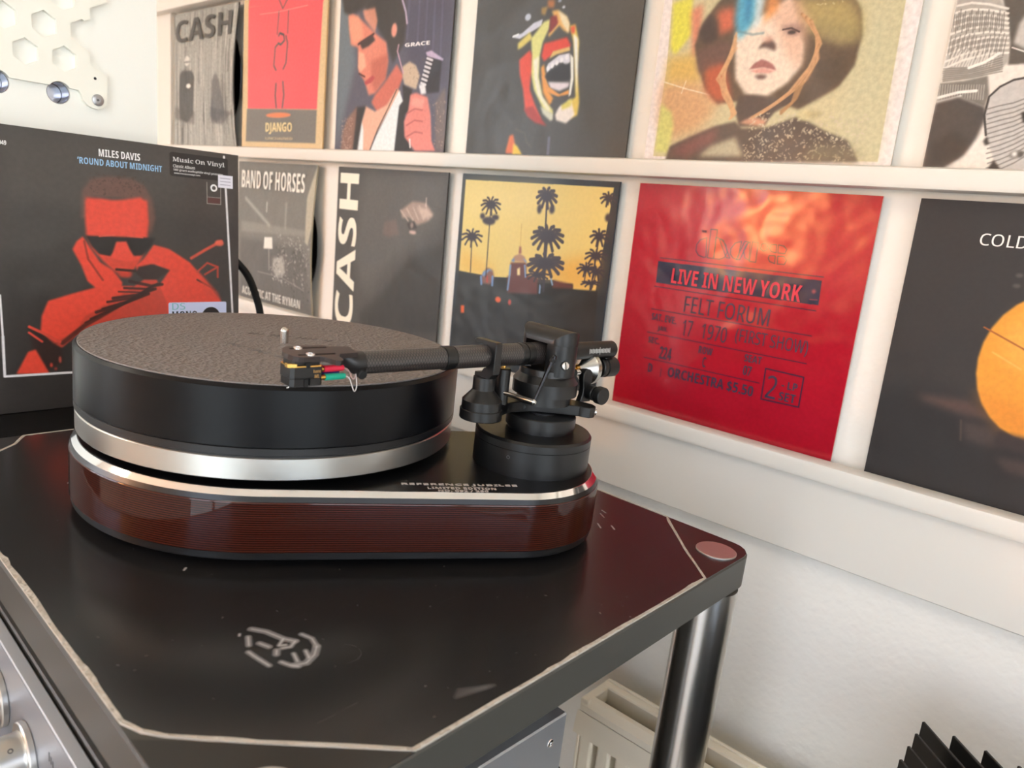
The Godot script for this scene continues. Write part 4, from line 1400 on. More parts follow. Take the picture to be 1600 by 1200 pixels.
	words(k, "hana", 0.0052, 0.0022, Transform3D(wf, Vector3(0.2162, -0.0020, -0.00885)), gold, "s")
	words(k, "ML", 0.0034, 0.0022, Transform3D(wf, Vector3(0.2160, -0.0054, -0.00885)), gold, "s")
	part(k, "stylus_tip", bar([Vector3(0.2325, -0.0118, -0.005), Vector3(0.2350, -0.0132, -0.005)], [0.0006, 0.0003], 8).done(50), M.chrome)
	# pins, coloured lead sleeves and the thin wires
	var leads := [[-0.0046, -0.0072, Color(0.03, 0.62, 0.50), "green"], [-0.0020, -0.0022, Color(0.85, 0.13, 0.25), "red"], [0.0044, -0.0072, Color(0.1, 0.15, 0.5), "blue"], [0.0048, -0.0022, Color(0.8, 0.8, 0.8), "white"]]
	for l in leads:
		var y: float = l[1]
		var z: float = l[0] - 0.0012
		part(k, "pin", lathe(pro([0, 0.2030, 0.0010, 0.2030, 0.0010, 0.2062, 0.0017, 0.2062, 0.0017, 0.2100, 0, 0.2100]), 14), M.brass, along(Vector3.RIGHT, Vector3(0.0022, y, z)))
		var sl := part(k, "lead_sleeve", lathe(pro([0, 0.1895, 0.0016, 0.1895, 0.0021, 0.1905, 0.0023, 0.198, 0.0023, 0.2045, 0, 0.2045]), 18), mt(l[2], 0.45), along(Vector3.RIGHT, Vector3(0.0042, y, z)))
		sl.set_meta("label", l[3] + " lead sleeve")
		var wc := mt(Color(0.75, 0.62, 0.6) if l[3] != "green" else Color(0.82, 0.80, 0.78), 0.4)
		var dip: float = -0.011 if l[3] == "green" else (-0.008 if l[3] == "red" else -0.004)
		part(k, "lead_wire", bar(curve([Vector3(0.1938, y, z), Vector3(0.190, y + dip * 0.2, z), Vector3(0.1865, y + dip, z - 0.001), Vector3(0.1840, y + dip * 0.7, z), Vector3(0.1835, y + 0.001, z * 0.5), Vector3(0.1815, -0.002, z * 0.3)], 5), [0.00035], 6).done(60), wc)


# ------------------------------------------------------------------ below and to the right

func low_things() -> void:
	var rad := thing("radiator", "cream wall radiator with an open top grille below the record rails", "radiator", at(0.52, FLOOR_Y + 0.1, 0.068))
	var s := at(-0.52, -FLOOR_Y - 0.1, -0.068)
	var m: Material = M.radiator
	var y := -0.402
	# top: front and back rails with folded edges, cross bars between the slots
	var rail := poly2([0, -0.030, 0.012, -0.030, 0.016, -0.012, 0.013, -0.004, 0.010, 0.0, 0.003, 0.0, 0.0, -0.003])
	part(rad, "top_rail", run(poly2([0.094, -0.402, 0.086, -0.402, 0.084, -0.404, 0.084, -0.424, 0.100, -0.424, 0.106, -0.418, 0.104, -0.410]), 0.082, 1.0).done(30), m, s)
	part(rad, "top_rail", run(poly2([0.052, -0.402, 0.040, -0.402, 0.036, -0.404, 0.036, -0.424, 0.054, -0.424, 0.054, -0.404]), 0.082, 1.0).done(30), m, s)
	part(rad, "rail_fold", run(poly2([0.0405, -0.4021, 0.036, -0.4021, 0.036, -0.3995, 0.0395, -0.3985, 0.0405, -0.400]), 0.082, 1.0).done(30), m, s)
	for x in [0.079, 0.36, 0.66, 0.985]:
		part(rad, "cross_bar", box(x, -0.424, 0.036, x + 0.013, -0.4022, 0.102, 0.001), m, s)
	part(rad, "front_panel", run(poly2([0.0995, -0.424, 0.1065, -0.4185, 0.1105, -0.438, 0.1115, -0.452, 0.1080, -0.455, 0.1030, -0.455]), 0.079, 1.0).done(30), m, s)
	var n := 30
	for i in n:
		var x := 0.083 + 0.0304 * i
		part(rad, "convector_rib", box(x, -0.93, 0.062, x + 0.0225, -0.455, 0.1005, 0.003, 0.005), m, s)
	part(rad, "back_panel", box(0.082, -0.94, 0.036, 1.0, -0.424, 0.042, 0.001), m, s)
	part(rad, "end_cap", box(0.0785, -0.94, 0.036, 0.083, -0.4245, 0.1005, 0.001), m, s)
	for x in [0.2, 0.85]:
		part(rad, "bracket", box(x, -0.9, -0.006, x + 0.03, -0.5, 0.036, 0.001), m, s)
		part(rad, "foot", box(x, FLOOR_Y, 0.045, x + 0.03, -0.93, 0.09, 0.001), m, s)

	# finned black power amplifier on a stand; only its corner heatsink reaches into the picture
	var hy := -0.18
	var stand := thing("amplifier_stand", "low black stand under the finned power amplifier at lower right", "stand", at(0.70, FLOOR_Y, 0.36))
	part(stand, "shelf", box(-0.25, 0.70, -0.25, 0.25, 0.725, 0.25, 0.002), M.black_satin)
	for q in [[-0.22, -0.22], [0.22, -0.22], [-0.22, 0.22], [0.22, 0.22]]:
		part(stand, "leg", lathe(pro([0, 0, 0.018, 0, 0.018, 0.70, 0, 0.70]), 24), M.steel, at(q[0], 0, q[1]))
	var amp := thing("power_amplifier", "black power amplifier with slanted rows of heatsink fins at the lower right corner", "amplifier", at(0.70, FLOOR_Y + 0.725, 0.36))
	var ht := hy - FLOOR_Y - 0.725
	var o := at(-0.70, -FLOOR_Y - 0.725, -0.36)
	part(amp, "chassis", prism(poly2([0.56, 0.23, 0.57, 0.215, 0.93, 0.215, 0.93, 0.59, 0.555, 0.59, 0.555, 0.24]), FLOOR_Y + 0.727, hy - 0.012, 0.002).done(25), M.black_satin, o)
	var fm := mt(Color(0.035, 0.035, 0.036), 0.4)
	for i in range(-5, 8):
		# tips stand along the two sides of the corner; every fin runs inward on the diagonal
		var tip := Vector3(0.4884, 0, 0.1507) + (Vector3(0.0256 * i, 0, 0) if i >= 0 else Vector3(0, 0, -0.0252 * i))
		var q := Vector3(1, 0, 1).normalized()
		var b := Basis(q, Vector3.UP, q.cross(Vector3.UP))
		part(amp, "fin", box(0, FLOOR_Y + 0.727, -0.0015, 0.100, hy, 0.0015, 0.0006), fm, o * Transform3D(b, tip))


# ------------------------------------------------------------------ cover pictures

func art_horn() -> Art:
	var c = Art.new(Color("45413d"))
	c.poly("3a3633", [116,576,1087,656,1100,1182,95,1038], 60, 0.8)
	c.poly("57504a", [140,26,1071,-3,1018,278,130,253], 60, 0.5)
	c.poly("705248", [383,297,391,196,423,152,484,137,567,137,614,161,643,212,652,280,632,350,604,215,519,212,412,217,402,296], 10, 1)
	c.speckle("4a362f", 110, 3, 420, 128, 610, 205, 4, 0.5)
	c.poly("ee4f3b", [402,231,623,214,624,321,617,381,594,441,562,481,543,506,496,492,456,454,417,407,398,352], 7, 1)
	c.poly("f0503c", [403,220,456,220,505,228,552,215,599,204,615,224,621,267,624,306,588,335,517,341,453,349,411,346,399,314], 8, 1)
	c.poly("2a2624", [397,359,651,357,631,390,597,426,549,430,520,389,479,432,441,425,417,398], 4, 1)
	c.line("e85a48", 6, [444,359,499,352], 3, 1)
	c.line("e85a48", 5, [545,354,602,357], 3, 1)
	c.poly("f0503c", [503,377,540,374,552,403,567,430,549,448,516,449,484,432], 4, 1)
	c.poly("e04c38", [452,430,488,439,543,452,587,441,562,481,524,472,478,468], 6, 1)
	c.line("3a2822", 10, [501,482,572,487], 5, 1)
	c.poly("d84836", [501,494,562,495,548,513,515,511], 7, 1)
	c.poly("f0503c", [387,362,365,381,350,410,378,470,396,526,444,572,513,573,521,531,487,484,444,456,410,403], 4, 1)
	c.line("6a2a22", 6, [391,380,402,445,450,522], 6, 0.7)
	c.poly("f0503c", [451,543,386,560,325,578,262,598,239,652,232,710,273,760,383,698,523,581,562,546], 4, 1)
	c.poly("f0503c", [643,383,703,397,787,449,853,522,890,574,921,610,922,696,680,687,640,572,701,485,641,460,577,486,572,466,601,441], 4, 1)
	c.poly("3a2c28", [582,471,631,460,706,482,650,521,601,521,572,496], 6, 1)
	c.poly("d24a38", [382,658,485,600,601,521,652,521,690,614,695,661,521,671,383,705,298,774,273,760,356,704], 6, 1)
	c.line("3a2420", 6, [383,682,475,640,600,571], 4, 0.85)
	c.line("3a2420", 9, [403,669,494,628,609,574], 4, 0.85)
	c.line("3a2420", 12, [423,644,513,617,618,576], 4, 0.85)
	c.line("3a2420", 6, [444,631,532,605,627,553], 4, 0.85)
	c.line("3a2420", 9, [464,606,551,593,636,556], 4, 0.85)
	c.line("3a2420", 12, [485,592,571,581,645,557], 4, 0.85)
	c.line("3a2420", 6, [506,567,590,570,654,535], 4, 0.85)
	c.line("3a2420", 9, [527,553,610,557,663,537], 4, 0.85)
	c.line("3a2420", 12, [548,527,630,545,672,539], 4, 0.85)
	c.line("4a2a24", 16, [303,755,383,691,513,616], 6, 0.8)
	c.poly("3a2a26", [193,688,237,718,298,774,304,828,223,860,209,792], 8, 0.9)
	c.poly("f0503c", [149,858,189,781,214,773,256,868], 5, 1)
	c.line("e0503e", 10, [198,690,245,718,294,750], 4, 1)
	c.line("e0503e", 8, [196,711,236,746], 4, 1)
	c.oval("e0503e", 262, 835, 5, 9, 3, 1)
	c.oval("e0503e", 276, 850, 4, 6, 3, 1)
	c.oval("e0604e", 292, 817, 4, 14, 3, 1)
	c.line("d85844", 12, [793,432,850,398,923,358], 6, 1)
	c.oval("e86a52", 914, 366, 20, 13, 5, 1)
	c.line("c84c3a", 8, [817,488,861,450,906,466], 5, 1)
	c.line("c84c3a", 8, [850,498,906,466,906,509], 5, 1)
	c.line("3a2a26", 6, [817,520,896,563], 5, 1)
	c.poly("e0503e", [817,478,907,574,921,610,851,584], 9, 0.7)
	c.line("f3efee", 9, [937,13,972,664], 2, 1)
	c.line("f3efee", 9, [115,721,113,864,338,869], 2, 1)
	c.line("f3efee", 7, [114,576,115,721], 2, 1)
	c.grain(0.05, 3)
	return c

func art_cash1() -> Art:
	var c = Art.new(Color("a3a39b"))
	c.streaks("4c4c4a", 90, 11, 0.75)
	c.streaks("e6e4da", 80, 12, 0.7)
	c.poly("3c3c3c", [95,439,138,413,299,420,346,464,335,575,324,744,221,801,95,771,82,597], 12, 0.75)
	c.oval("e6e4da", 218, 347, 45, 36, 6, 0.9)
	c.oval("3c3c3c", 218, 354, 58, 8, 5, 0.5)
	c.oval("f0eee4", 245, 530, 38, 17, 6, 1)
	c.poly("4a4c50", [650,503,707,453,766,508,826,643,858,750,715,803,611,761,638,611], 16, 0.6)
	c.poly("45454a", [624,693,969,738,803,817,627,803], 14, 0.5)
	c.poly("55534f", [4,682,349,716,350,816,4,770], 16, 0.5)
	c.grain(0.14, 5)
	return c

func art_django() -> Art:
	var c = Art.new(Color("e2c79a"))
	c.poly("f2636b", [58,49,134,51,950,84,926,730,74,712], 3, 1)
	c.poly("f2636b", [58,49,79,-70,986,30,951,101], 3, 1)
	c.poly("7d7b76", [63,712,926,733,923,936,53,933], 3, 1)
	c.grain(0.05, 8)
	c.line("5f5a5c", 9, [428,14,497,100,566,29], 3, 1)
	c.line("5f5a5c", 9, [452,110,440,250], 3, 1)
	c.line("5f5a5c", 9, [567,120,565,253], 3, 1)
	c.line("5f5a5c", 13, [458,310,421,331,410,445,438,474], 3, 1)
	c.line("5f5a5c", 13, [548,270,569,317,558,435,527,471], 3, 1)
	c.line("5f5a5c", 14, [460,261,473,247,520,260,531,296,486,319,458,308], 3, 1)
	c.line("5f5a5c", 16, [443,561,437,634,451,708], 5, 1)
	c.line("5f5a5c", 16, [527,552,542,637,527,710], 5, 1)
	c.oval("e88a60", 477, 760, 155, 17, 6, 1)
	c.line("f4a8a0", 4, [212,109,429,115,785,107], 3, 0.8)
	return c

func art_grace() -> Art:
	var c = Art.new(Color("5b5a68"))
	c.poly("74838a", [-46,88,70,100,178,477,52,841,22,963], 40, 0.8)
	c.poly("4b4a5c", [570,152,986,195,999,647,678,570], 50, 0.6)
	c.line("8078a0", 10, [637,172,636,368], 12, 0.35)
	c.line("8078a0", 10, [723,181,725,400], 12, 0.35)
	c.line("8078a0", 10, [786,187,792,430], 12, 0.35)
	c.line("8078a0", 10, [848,193,857,460], 12, 0.35)
	c.line("8078a0", 10, [908,199,921,490], 12, 0.35)
	c.poly("3e3a38", [5,80,591,141,624,249,616,386,526,495,457,375,238,173,104,202,39,182], 20, 1)
	c.poly("e08872", [81,200,129,197,206,232,347,319,457,375,484,479,465,574,377,648,317,657,274,581,207,521,190,385,118,366], 12, 1)
	c.poly("f2a888", [86,207,180,209,222,268,240,339,144,371,99,286], 16, 0.8)
	c.poly("f0a082", [221,185,335,182,364,252,347,319,243,235], 14, 0.8)
	c.poly("b05a4a", [325,470,475,437,475,561,377,641,335,583], 22, 0.6)
	c.poly("3a2e2e", [205,361,324,324,353,357,293,385,233,398], 8, 0.95)
	c.line("4a3030", 14, [193,368,336,322], 7, 1)
	c.poly("f6b898", [203,407,254,424,281,496,226,525,200,499], 9, 0.8)
	c.line("4a2a2a", 9, [214,532,271,552], 7, 1)
	c.poly("b84a4a", [269,581,344,548,369,560,336,587,282,599], 6, 1)
	c.poly("d0705e", [378,655,466,588,560,497,623,560,595,620,492,742,411,755,345,697], 14, 1)
	c.poly("e8b49a", [292,717,386,748,490,714,573,626,609,648,495,770,399,884,352,972,220,974,262,804], 10, 1)
	c.poly("e8f0f0", [597,637,634,697,605,723,584,968,358,972,411,884,505,757], 5, 1)
	c.poly("e8f0f0", [266,804,285,855,290,973,220,974,243,870], 5, 1)
	c.line("2e2828", 7, [574,633,503,736,420,848,357,968], 4, 1)
	c.poly("2e2a2a", [199,723,298,718,262,804,233,974,142,976,168,811], 12, 1)
	c.poly("2e2a2a", [622,608,707,637,697,745,655,772,741,965,584,968,605,723,636,697], 10, 1)
	c.poly("8c6a5c", [114,789,211,716,205,804,188,975,63,977,80,856], 14, 1)
	c.speckle("d8b8a8", 160, 21, 60, 780, 170, 1000, 4)
	c.poly("c8b49c", [612,513,670,489,726,512,764,566,740,638,638,608,617,567], 9, 1)
	c.speckle("6a5848", 60, 22, 640, 480, 840, 680, 4)
	c.poly("7a6a62", [905,709,977,633,1019,960,933,961], 20, 0.8)
	c.speckle("c8a890", 70, 23, 880, 700, 990, 1000, 4)
	c.oval("e49a86", 520, 316, 25, 37, 8, 1)
	c.line("c8a0b0", 9, [567,396,559,429,621,547], 5, 1)
	c.line("b8a8c0", 14, [577,166,611,228,628,288], 8, 1)
	c.poly("2c2a30", [816,464,932,497,930,657,827,661,780,613], 10, 1)
	c.line("dcd8dc", 13, [816,481,858,493], 5, 1)
	c.line("dcd8dc", 13, [810,501,851,513], 5, 1)
	c.line("dcd8dc", 13, [803,522,844,533], 5, 1)
	c.line("dcd8dc", 13, [797,542,837,554], 5, 1)
	c.line("dcd8dc", 13, [791,563,830,575], 5, 1)
	c.line("dcd8dc", 13, [785,584,823,595], 5, 1)
	c.line("dcd8dc", 13, [779,605,816,616], 5, 1)
	c.line("dcd8dc", 13, [773,626,809,637], 5, 1)
	c.poly("c0b0cc", [799,450,845,443,946,491,942,500,817,471], 6, 1)
	c.poly("e8e8ea", [761,613,811,608,827,661,785,667], 8, 1)
	c.poly("e48a80", [694,664,742,655,840,681,876,775,896,908,933,961,763,964,667,890,653,806,685,745], 9, 1)
	c.line("b05a58", 8, [671,765,739,739,805,747], 7, 0.8)
	c.line("b05a58", 8, [677,827,746,800,811,807], 7, 0.8)
	c.line("b05a58", 8, [683,889,752,862,817,868], 7, 0.8)
	c.poly("f2ac9c", [711,678,819,687,804,740,705,725], 14, 0.7)
	c.line("e8e4e4", 12, [713,903,721,944], 5, 1)
	c.grain(0.05, 31)
	return c

func art_scream() -> Art:
	var c = Art.new(Color("4c4a46"))
	c.poly("d8d8e4", [257,419,322,406,390,366,444,354,440,382,379,405,309,431], 6, 1)
	c.poly("e4d070", [299,451,371,404,391,434,331,470,303,480], 9, 1)
	c.line("f0f0f0", 10, [265,417,298,410], 5, 1)
	c.poly("e4e08c", [383,434,453,366,491,358,489,397,458,456,447,517,455,609,492,702,563,761,566,784,509,766,431,666,399,583,397,509], 7, 1)
	c.poly("fbf6e4", [409,532,443,517,447,609,482,690,547,761,532,766,458,690,429,619], 8, 0.9)
	c.poly("e8503a", [318,527,382,485,397,509,403,584,406,665,449,736,497,801,432,794,385,752,361,663,330,592], 9, 1)
	c.poly("b43a30", [377,752,433,742,534,833,460,818,406,788], 9, 1)
	c.poly("f0a040", [462,569,479,553,519,669,564,716,537,738,489,679], 9, 1)
	c.poly("e8b060", [494,323,531,321,589,356,608,384,611,428,579,415,549,390,494,436,485,424,533,384], 8, 1)
	c.poly("f4eccc", [532,323,589,356,609,390,607,428,563,381], 8, 0.8)
	c.poly("8a2a28", [490,347,527,345,540,379,492,419], 9, 1)
	c.poly("e4442e", [467,462,602,444,629,479,624,495,550,501,477,542,458,518], 7, 1)
	c.poly("e0b868", [526,500,623,486,629,503,551,515,508,532], 6, 1)
	c.poly("dcd8e0", [503,554,567,519,627,514,636,550,613,571,587,548,543,562,501,594], 6, 1)
	c.oval("f6f2f4", 506, 574, 10, 13, 4, 1)
	c.oval("f6f2f4", 531, 563, 10, 12, 4, 1)
	c.oval("f6f2f4", 557, 552, 10, 12, 4, 1)
	c.oval("f6f2f4", 584, 541, 10, 13, 4, 1)
	c.oval("f6f2f4", 613, 531, 10, 13, 4, 1)
	c.poly("1e1b1a", [491,610,516,589,588,559,637,561,647,628,599,637,522,635], 7, 1)
	c.poly("e8dce0", [514,634,645,642,641,661,590,677,534,663], 9, 1)
	c.poly("eea04c", [470,604,487,610,525,657,592,691,646,673,649,692,594,705,513,680], 6, 1)
	c.poly("f2f0e4", [631,517,652,535,666,629,660,695,647,706,649,617], 5, 1)
	c.poly("e8c858", [610,396,643,393,676,471,680,575,714,730,711,786,669,802,657,723,688,707,663,563,643,469], 9, 1)
	c.poly("f4f4ec", [637,430,666,454,683,575,696,707,672,596], 7, 1)
	c.poly("e45c3c", [614,401,643,398,644,431,626,429], 7, 1)
	c.poly("f4e8dc", [578,784,605,728,664,718,696,785,649,822,589,807], 8, 1)
	c.poly("e4d468", [605,728,670,712,668,746,617,762], 9, 1)
	c.poly("4c4a46", [549,715,601,699,646,698,642,723,599,745,571,761], 9, 1)
	c.poly("dcdcc4", [482,743,565,778,569,804,554,810,502,777], 7, 1)
	c.poly("b8703c", [463,273,506,277,507,310,468,306], 12, 1)
	c.poly("a88448", [429,303,468,301,457,339,433,331], 10, 1)
	c.oval("c8ccd8", 350, 337, 19, 16, 6, 1)
	c.oval("c8ccd8", 564, 313, 9, 6, 5, 1)
	c.oval("9aa0b0", 537, 283, 11, 7, 6, 1)
	c.poly("e4703a", [284,952,300,878,325,872,344,920,346,963,285,964], 8, 1)
	c.poly("f0c840", [331,914,358,926,397,968,330,969], 8, 1)
	c.line("56544a", 10, [339,848,400,865,414,907,450,931], 9, 1)
	c.line("6c6a7a", 16, [557,888,559,958], 7, 1)
	c.grain(0.04, 41)
	return c

func art_hat() -> Art:
	var c = Art.new(Color("efe6e2"))
	c.poly("cdc49a", [35,301,949,401,945,433,956,956,44,957,53,613], 2, 1)
	c.poly("c8c4a0", [799,418,928,431,956,953,854,956,769,766,832,621], 60, 0.7)
	c.poly("d8a070", [35,661,206,647,312,770,240,851,116,893,44,823], 50, 0.8)
	c.poly("e0b04c", [54,565,198,553,224,661,52,662], 40, 0.7)
	c.poly("e4e048", [44,355,130,337,146,483,85,553,61,531], 14, 0.9)
	c.poly("e0604a", [131,390,182,369,193,527,169,572], 24, 0.6)
	c.poly("d4d67c", [50,937,49,745,106,781,123,837,115,943], 14, 0.9)
	c.line("f4ecd0", 5, [48,658,157,689,272,716], 4, 0.7)
	c.line("f4ecd0", 4, [139,706,153,658], 3, 0.7)
	c.poly("5a4a3a", [199,607,169,525,194,441,244,375,296,330,757,380,806,453,823,534,817,631,775,700,642,776,497,735,309,750,245,695], 9, 1)
	c.poly("b8a468", [543,381,761,403,811,470,820,539,760,558,589,486], 40, 0.9)
	c.speckle("e0d09c", 120, 51, 640, 0, 800, 420, 4)
	c.poly("9a8c5c", [651,474,810,504,814,556,674,529], 30, 0.7)
	c.poly("463c30", [663,612,769,606,792,659,747,717,641,770,621,738,691,655], 22, 0.8)
	c.poly("d0603c", [220,594,311,586,366,732,301,747,246,702], 26, 0.85)
	c.poly("e87050", [249,401,323,395,336,472,272,493], 26, 0.85)
	c.poly("3a2c2c", [176,473,220,411,258,453,268,512,217,528], 16, 0.8)
	c.poly("6a4a44", [181,546,291,514,347,537,312,593,203,634], 22, 0.8)
	c.poly("f0ddc8", [339,492,405,453,543,381,576,456,621,555,626,622,584,681,510,729,423,720,369,660], 12, 1)
	c.poly("e4b498", [450,395,570,383,625,472,629,598,617,640,551,575], 30, 0.7)
	c.poly("4fb0d4", [328,346,423,356,418,448,377,501,359,518,331,447], 22, 0.95)
	c.poly("2b7fae", [358,349,387,352,390,433,379,470], 16, 0.8)
	c.poly("dceef0", [401,354,444,358,441,456,413,497], 20, 0.8)
	c.poly("e8944c", [451,359,500,364,497,424,450,469], 22, 0.8)
	c.poly("80605c", [521,481,566,473,608,488,595,520,554,514], 16, 0.6)
	c.oval("40302c", 567, 505, 16, 7, 5, 1)
	c.line("503834", 6, [531,493,563,490,595,505], 4, 1)
	c.line("6a8a90", 8, [353,486,413,501,455,499], 8, 0.6)
	c.poly("4c3834", [443,556,461,532,491,523,513,542,516,566,479,553,464,551], 8, 0.9)
	c.poly("d49c84", [452,519,485,509,505,526,476,536], 12, 0.7)
	c.poly("a86a64", [420,627,439,606,465,593,487,599,514,613,532,636,477,623], 5, 1)
	c.poly("e0a496", [423,632,477,623,529,637,503,645,452,642], 6, 1)
	c.poly("5a3c38", [447,651,475,647,501,654,485,665,463,664], 10, 0.9)
	c.poly("4a3e38", [394,723,452,721,553,737,617,713,635,738,549,787,516,838,415,838,388,772], 10, 1)
	c.poly("dca282", [412,824,466,799,525,812,516,838], 8, 0.9)
	c.line("d8a878", 9, [345,492,340,581,299,651,326,718,394,785], 6, 0.75)
	c.line("d8a878", 9, [341,501,332,594,311,666,337,730,390,789], 6, 0.75)
	c.line("d8a878", 9, [348,510,323,606,323,681,349,742,387,793], 6, 0.75)
	c.line("d8a878", 9, [344,519,315,619,335,696,360,754,383,797], 6, 0.75)
	c.line("d8a878", 9, [351,528,307,631,346,710,371,766,379,801], 6, 0.75)
	c.line("d8a878", 9, [347,537,298,644,358,725,382,778,375,804], 6, 0.75)
	c.line("d8a878", 9, [355,546,290,657,369,740,393,790,371,808], 6, 0.75)
	c.line("a87850", 10, [594,445,657,510,684,601,655,672,592,725,499,786], 6, 0.75)
	c.line("d8a878", 10, [600,449,661,516,680,605,646,679,580,733,494,789], 6, 0.75)
	c.line("d8a878", 10, [606,453,665,522,676,610,637,686,568,742,489,791], 6, 0.75)
	c.line("a87850", 10, [612,457,669,529,671,615,628,693,556,750,484,794], 6, 0.75)
	c.line("d8a878", 10, [618,462,672,535,667,619,618,700,544,759,478,796], 6, 0.75)
	c.line("d8a878", 10, [624,466,676,541,663,623,609,707,531,768,473,799], 6, 0.75)
	c.line("a87850", 10, [630,470,680,547,658,628,600,714,519,776,468,801], 6, 0.75)
	c.line("d8a878", 10, [636,474,683,553,654,633,590,721,506,785,463,804], 6, 0.75)
	c.line("b08458", 8, [644,683,628,738,575,781], 6, 0.8)
	c.line("b08458", 8, [636,689,623,744,576,785], 6, 0.8)
	c.line("b08458", 8, [628,695,617,750,577,789], 6, 0.8)
	c.line("b08458", 8, [620,701,611,757,577,792], 6, 0.8)
	c.poly("4e4640", [119,915,219,872,316,834,396,818,430,844,530,841,646,801,747,850,841,886,891,958,104,979], 9, 1)
	c.poly("8a4c4c", [107,943,205,886,324,841,325,891,202,963], 30, 0.7)
	c.poly("c8c0a0", [257,954,306,912,407,877,456,950], 20, 0.85)
	c.speckle("cfc4a8", 420, 52, 450, 790, 900, 965, 5)
	c.poly("8c8464", [730,900,882,910,891,958,676,963], 40, 0.6)
	c.oval("d8cc98", 665, 798, 26, 19, 10, 0.8)
	c.oval("a8986c", 704, 795, 32, 12, 12, 0.6)
	c.grain(0.08, 53)
	return c

func art_guitar() -> Art:
	var c = Art.new(Color("efe6da"))
	c.poly("5c564f", [124,445,202,453,244,653,183,655,174,591,159,540], 6, 1)
	c.poly("cfc8c0", [185,592,189,534,210,495,237,620], 8, 1)
	c.line("efe9e0", 4, [184,604,222,619,246,662], 2, 1)
	c.poly("b4ada3", [-1,432,116,444,154,514,176,591,181,646,163,670,103,689,5,699,4,632,2,557], 4, 1)
	c.line("f4ede2", 7, [4,467,44,462,94,471,149,489], 3, 0.9)
	c.line("f4ede2", 7, [3,488,46,481,98,488,152,503], 3, 0.9)
	c.line("f4ede2", 7, [1,510,47,500,101,504,155,518], 3, 0.9)
	c.line("f4ede2", 7, [0,531,49,519,104,520,158,532], 3, 0.9)
	c.line("f4ede2", 7, [-2,553,50,538,108,536,161,546], 3, 0.9)
	c.line("f4ede2", 7, [-3,574,51,557,111,553,164,561], 3, 0.9)
	c.line("f4ede2", 7, [-5,596,53,576,115,569,167,575], 3, 0.9)
	c.line("f4ede2", 7, [-6,618,54,595,118,585,170,590], 3, 0.9)
	c.line("f4ede2", 7, [-8,640,56,614,121,602,173,604], 3, 0.9)
	c.line("f4ede2", 7, [-9,662,57,633,125,618,176,619], 3, 0.9)
	c.line("6a645c", 3, [-15,473,-9,526], 2, 0.75)
	c.line("6a645c", 3, [-5,490,1,543], 2, 0.75)
	c.line("6a645c", 3, [-1,481,5,533], 2, 0.75)
	c.line("6a645c", 3, [9,498,15,550], 2, 0.75)
	c.line("6a645c", 3, [13,488,19,540], 2, 0.75)
	c.line("6a645c", 3, [17,479,23,531], 2, 0.75)
	c.line("6a645c", 3, [27,495,33,548], 2, 0.75)
	c.line("6a645c", 3, [31,486,37,538], 2, 0.75)
	c.line("6a645c", 3, [41,503,47,555], 2, 0.75)
	c.line("6a645c", 3, [45,493,51,545], 2, 0.75)
	c.line("6a645c", 3, [49,484,55,536], 2, 0.75)
	c.line("6a645c", 3, [58,500,65,552], 2, 0.75)
	c.line("6a645c", 3, [63,491,69,543], 2, 0.75)
	c.line("6a645c", 3, [67,482,73,533], 2, 0.75)
	c.line("6a645c", 3, [76,498,83,550], 2, 0.75)
	c.line("6a645c", 3, [80,489,87,540], 2, 0.75)
	c.line("6a645c", 3, [90,505,96,557], 2, 0.75)
	c.line("6a645c", 3, [93,496,100,547], 2, 0.75)
	c.line("6a645c", 3, [97,487,104,538], 2, 0.75)
	c.line("6a645c", 3, [107,503,113,554], 2, 0.75)
	c.line("6a645c", 3, [111,494,117,545], 2, 0.75)
	c.line("6a645c", 3, [120,510,127,561], 2, 0.75)
	c.line("6a645c", 3, [124,501,130,552], 2, 0.75)
	c.line("6a645c", 3, [128,492,135,542], 2, 0.75)
	c.line("6a645c", 3, [137,508,144,558], 2, 0.75)
	c.line("6a645c", 3, [141,499,148,549], 2, 0.75)
	c.line("6a645c", 3, [-4,548,-3,605], 2, 0.65)
	c.line("6a645c", 3, [5,559,6,616], 2, 0.65)
	c.line("6a645c", 3, [14,570,15,626], 2, 0.65)
	c.line("6a645c", 3, [18,558,19,615], 2, 0.65)
	c.line("6a645c", 3, [27,569,28,625], 2, 0.65)
	c.line("6a645c", 3, [31,557,32,614], 2, 0.65)
	c.line("6a645c", 3, [40,568,41,624], 2, 0.65)
	c.line("6a645c", 3, [44,557,45,613], 2, 0.65)
	c.line("6a645c", 3, [53,567,54,623], 2, 0.65)
	c.line("6a645c", 3, [57,556,58,612], 2, 0.65)
	c.line("6a645c", 3, [66,566,67,623], 2, 0.65)
	c.line("6a645c", 3, [70,555,71,611], 2, 0.65)
	c.line("6a645c", 3, [78,565,80,622], 2, 0.65)
	c.line("6a645c", 3, [87,576,89,632], 2, 0.65)
	c.line("6a645c", 3, [91,565,93,620], 2, 0.65)
	c.line("6a645c", 3, [100,575,101,631], 2, 0.65)
	c.line("6a645c", 3, [104,564,105,619], 2, 0.65)
	c.line("6a645c", 3, [112,574,114,630], 2, 0.65)
	c.line("6a645c", 3, [117,563,118,618], 2, 0.65)
	c.line("6a645c", 3, [125,574,126,629], 2, 0.65)
	c.line("6a645c", 3, [129,563,130,617], 2, 0.65)
	c.line("6a645c", 3, [137,573,139,628], 2, 0.65)
	c.line("6a645c", 3, [141,562,143,617], 2, 0.65)
	c.line("6a645c", 3, [150,572,151,627], 2, 0.65)
	c.line("6a645c", 3, [154,561,155,616], 2, 0.65)
	c.line("6a645c", 3, [162,571,163,626], 2, 0.65)
	c.line("efe8dc", 4, [26,594,12,650], 3, 0.8)
	c.line("efe8dc", 4, [35,600,21,650], 3, 0.8)
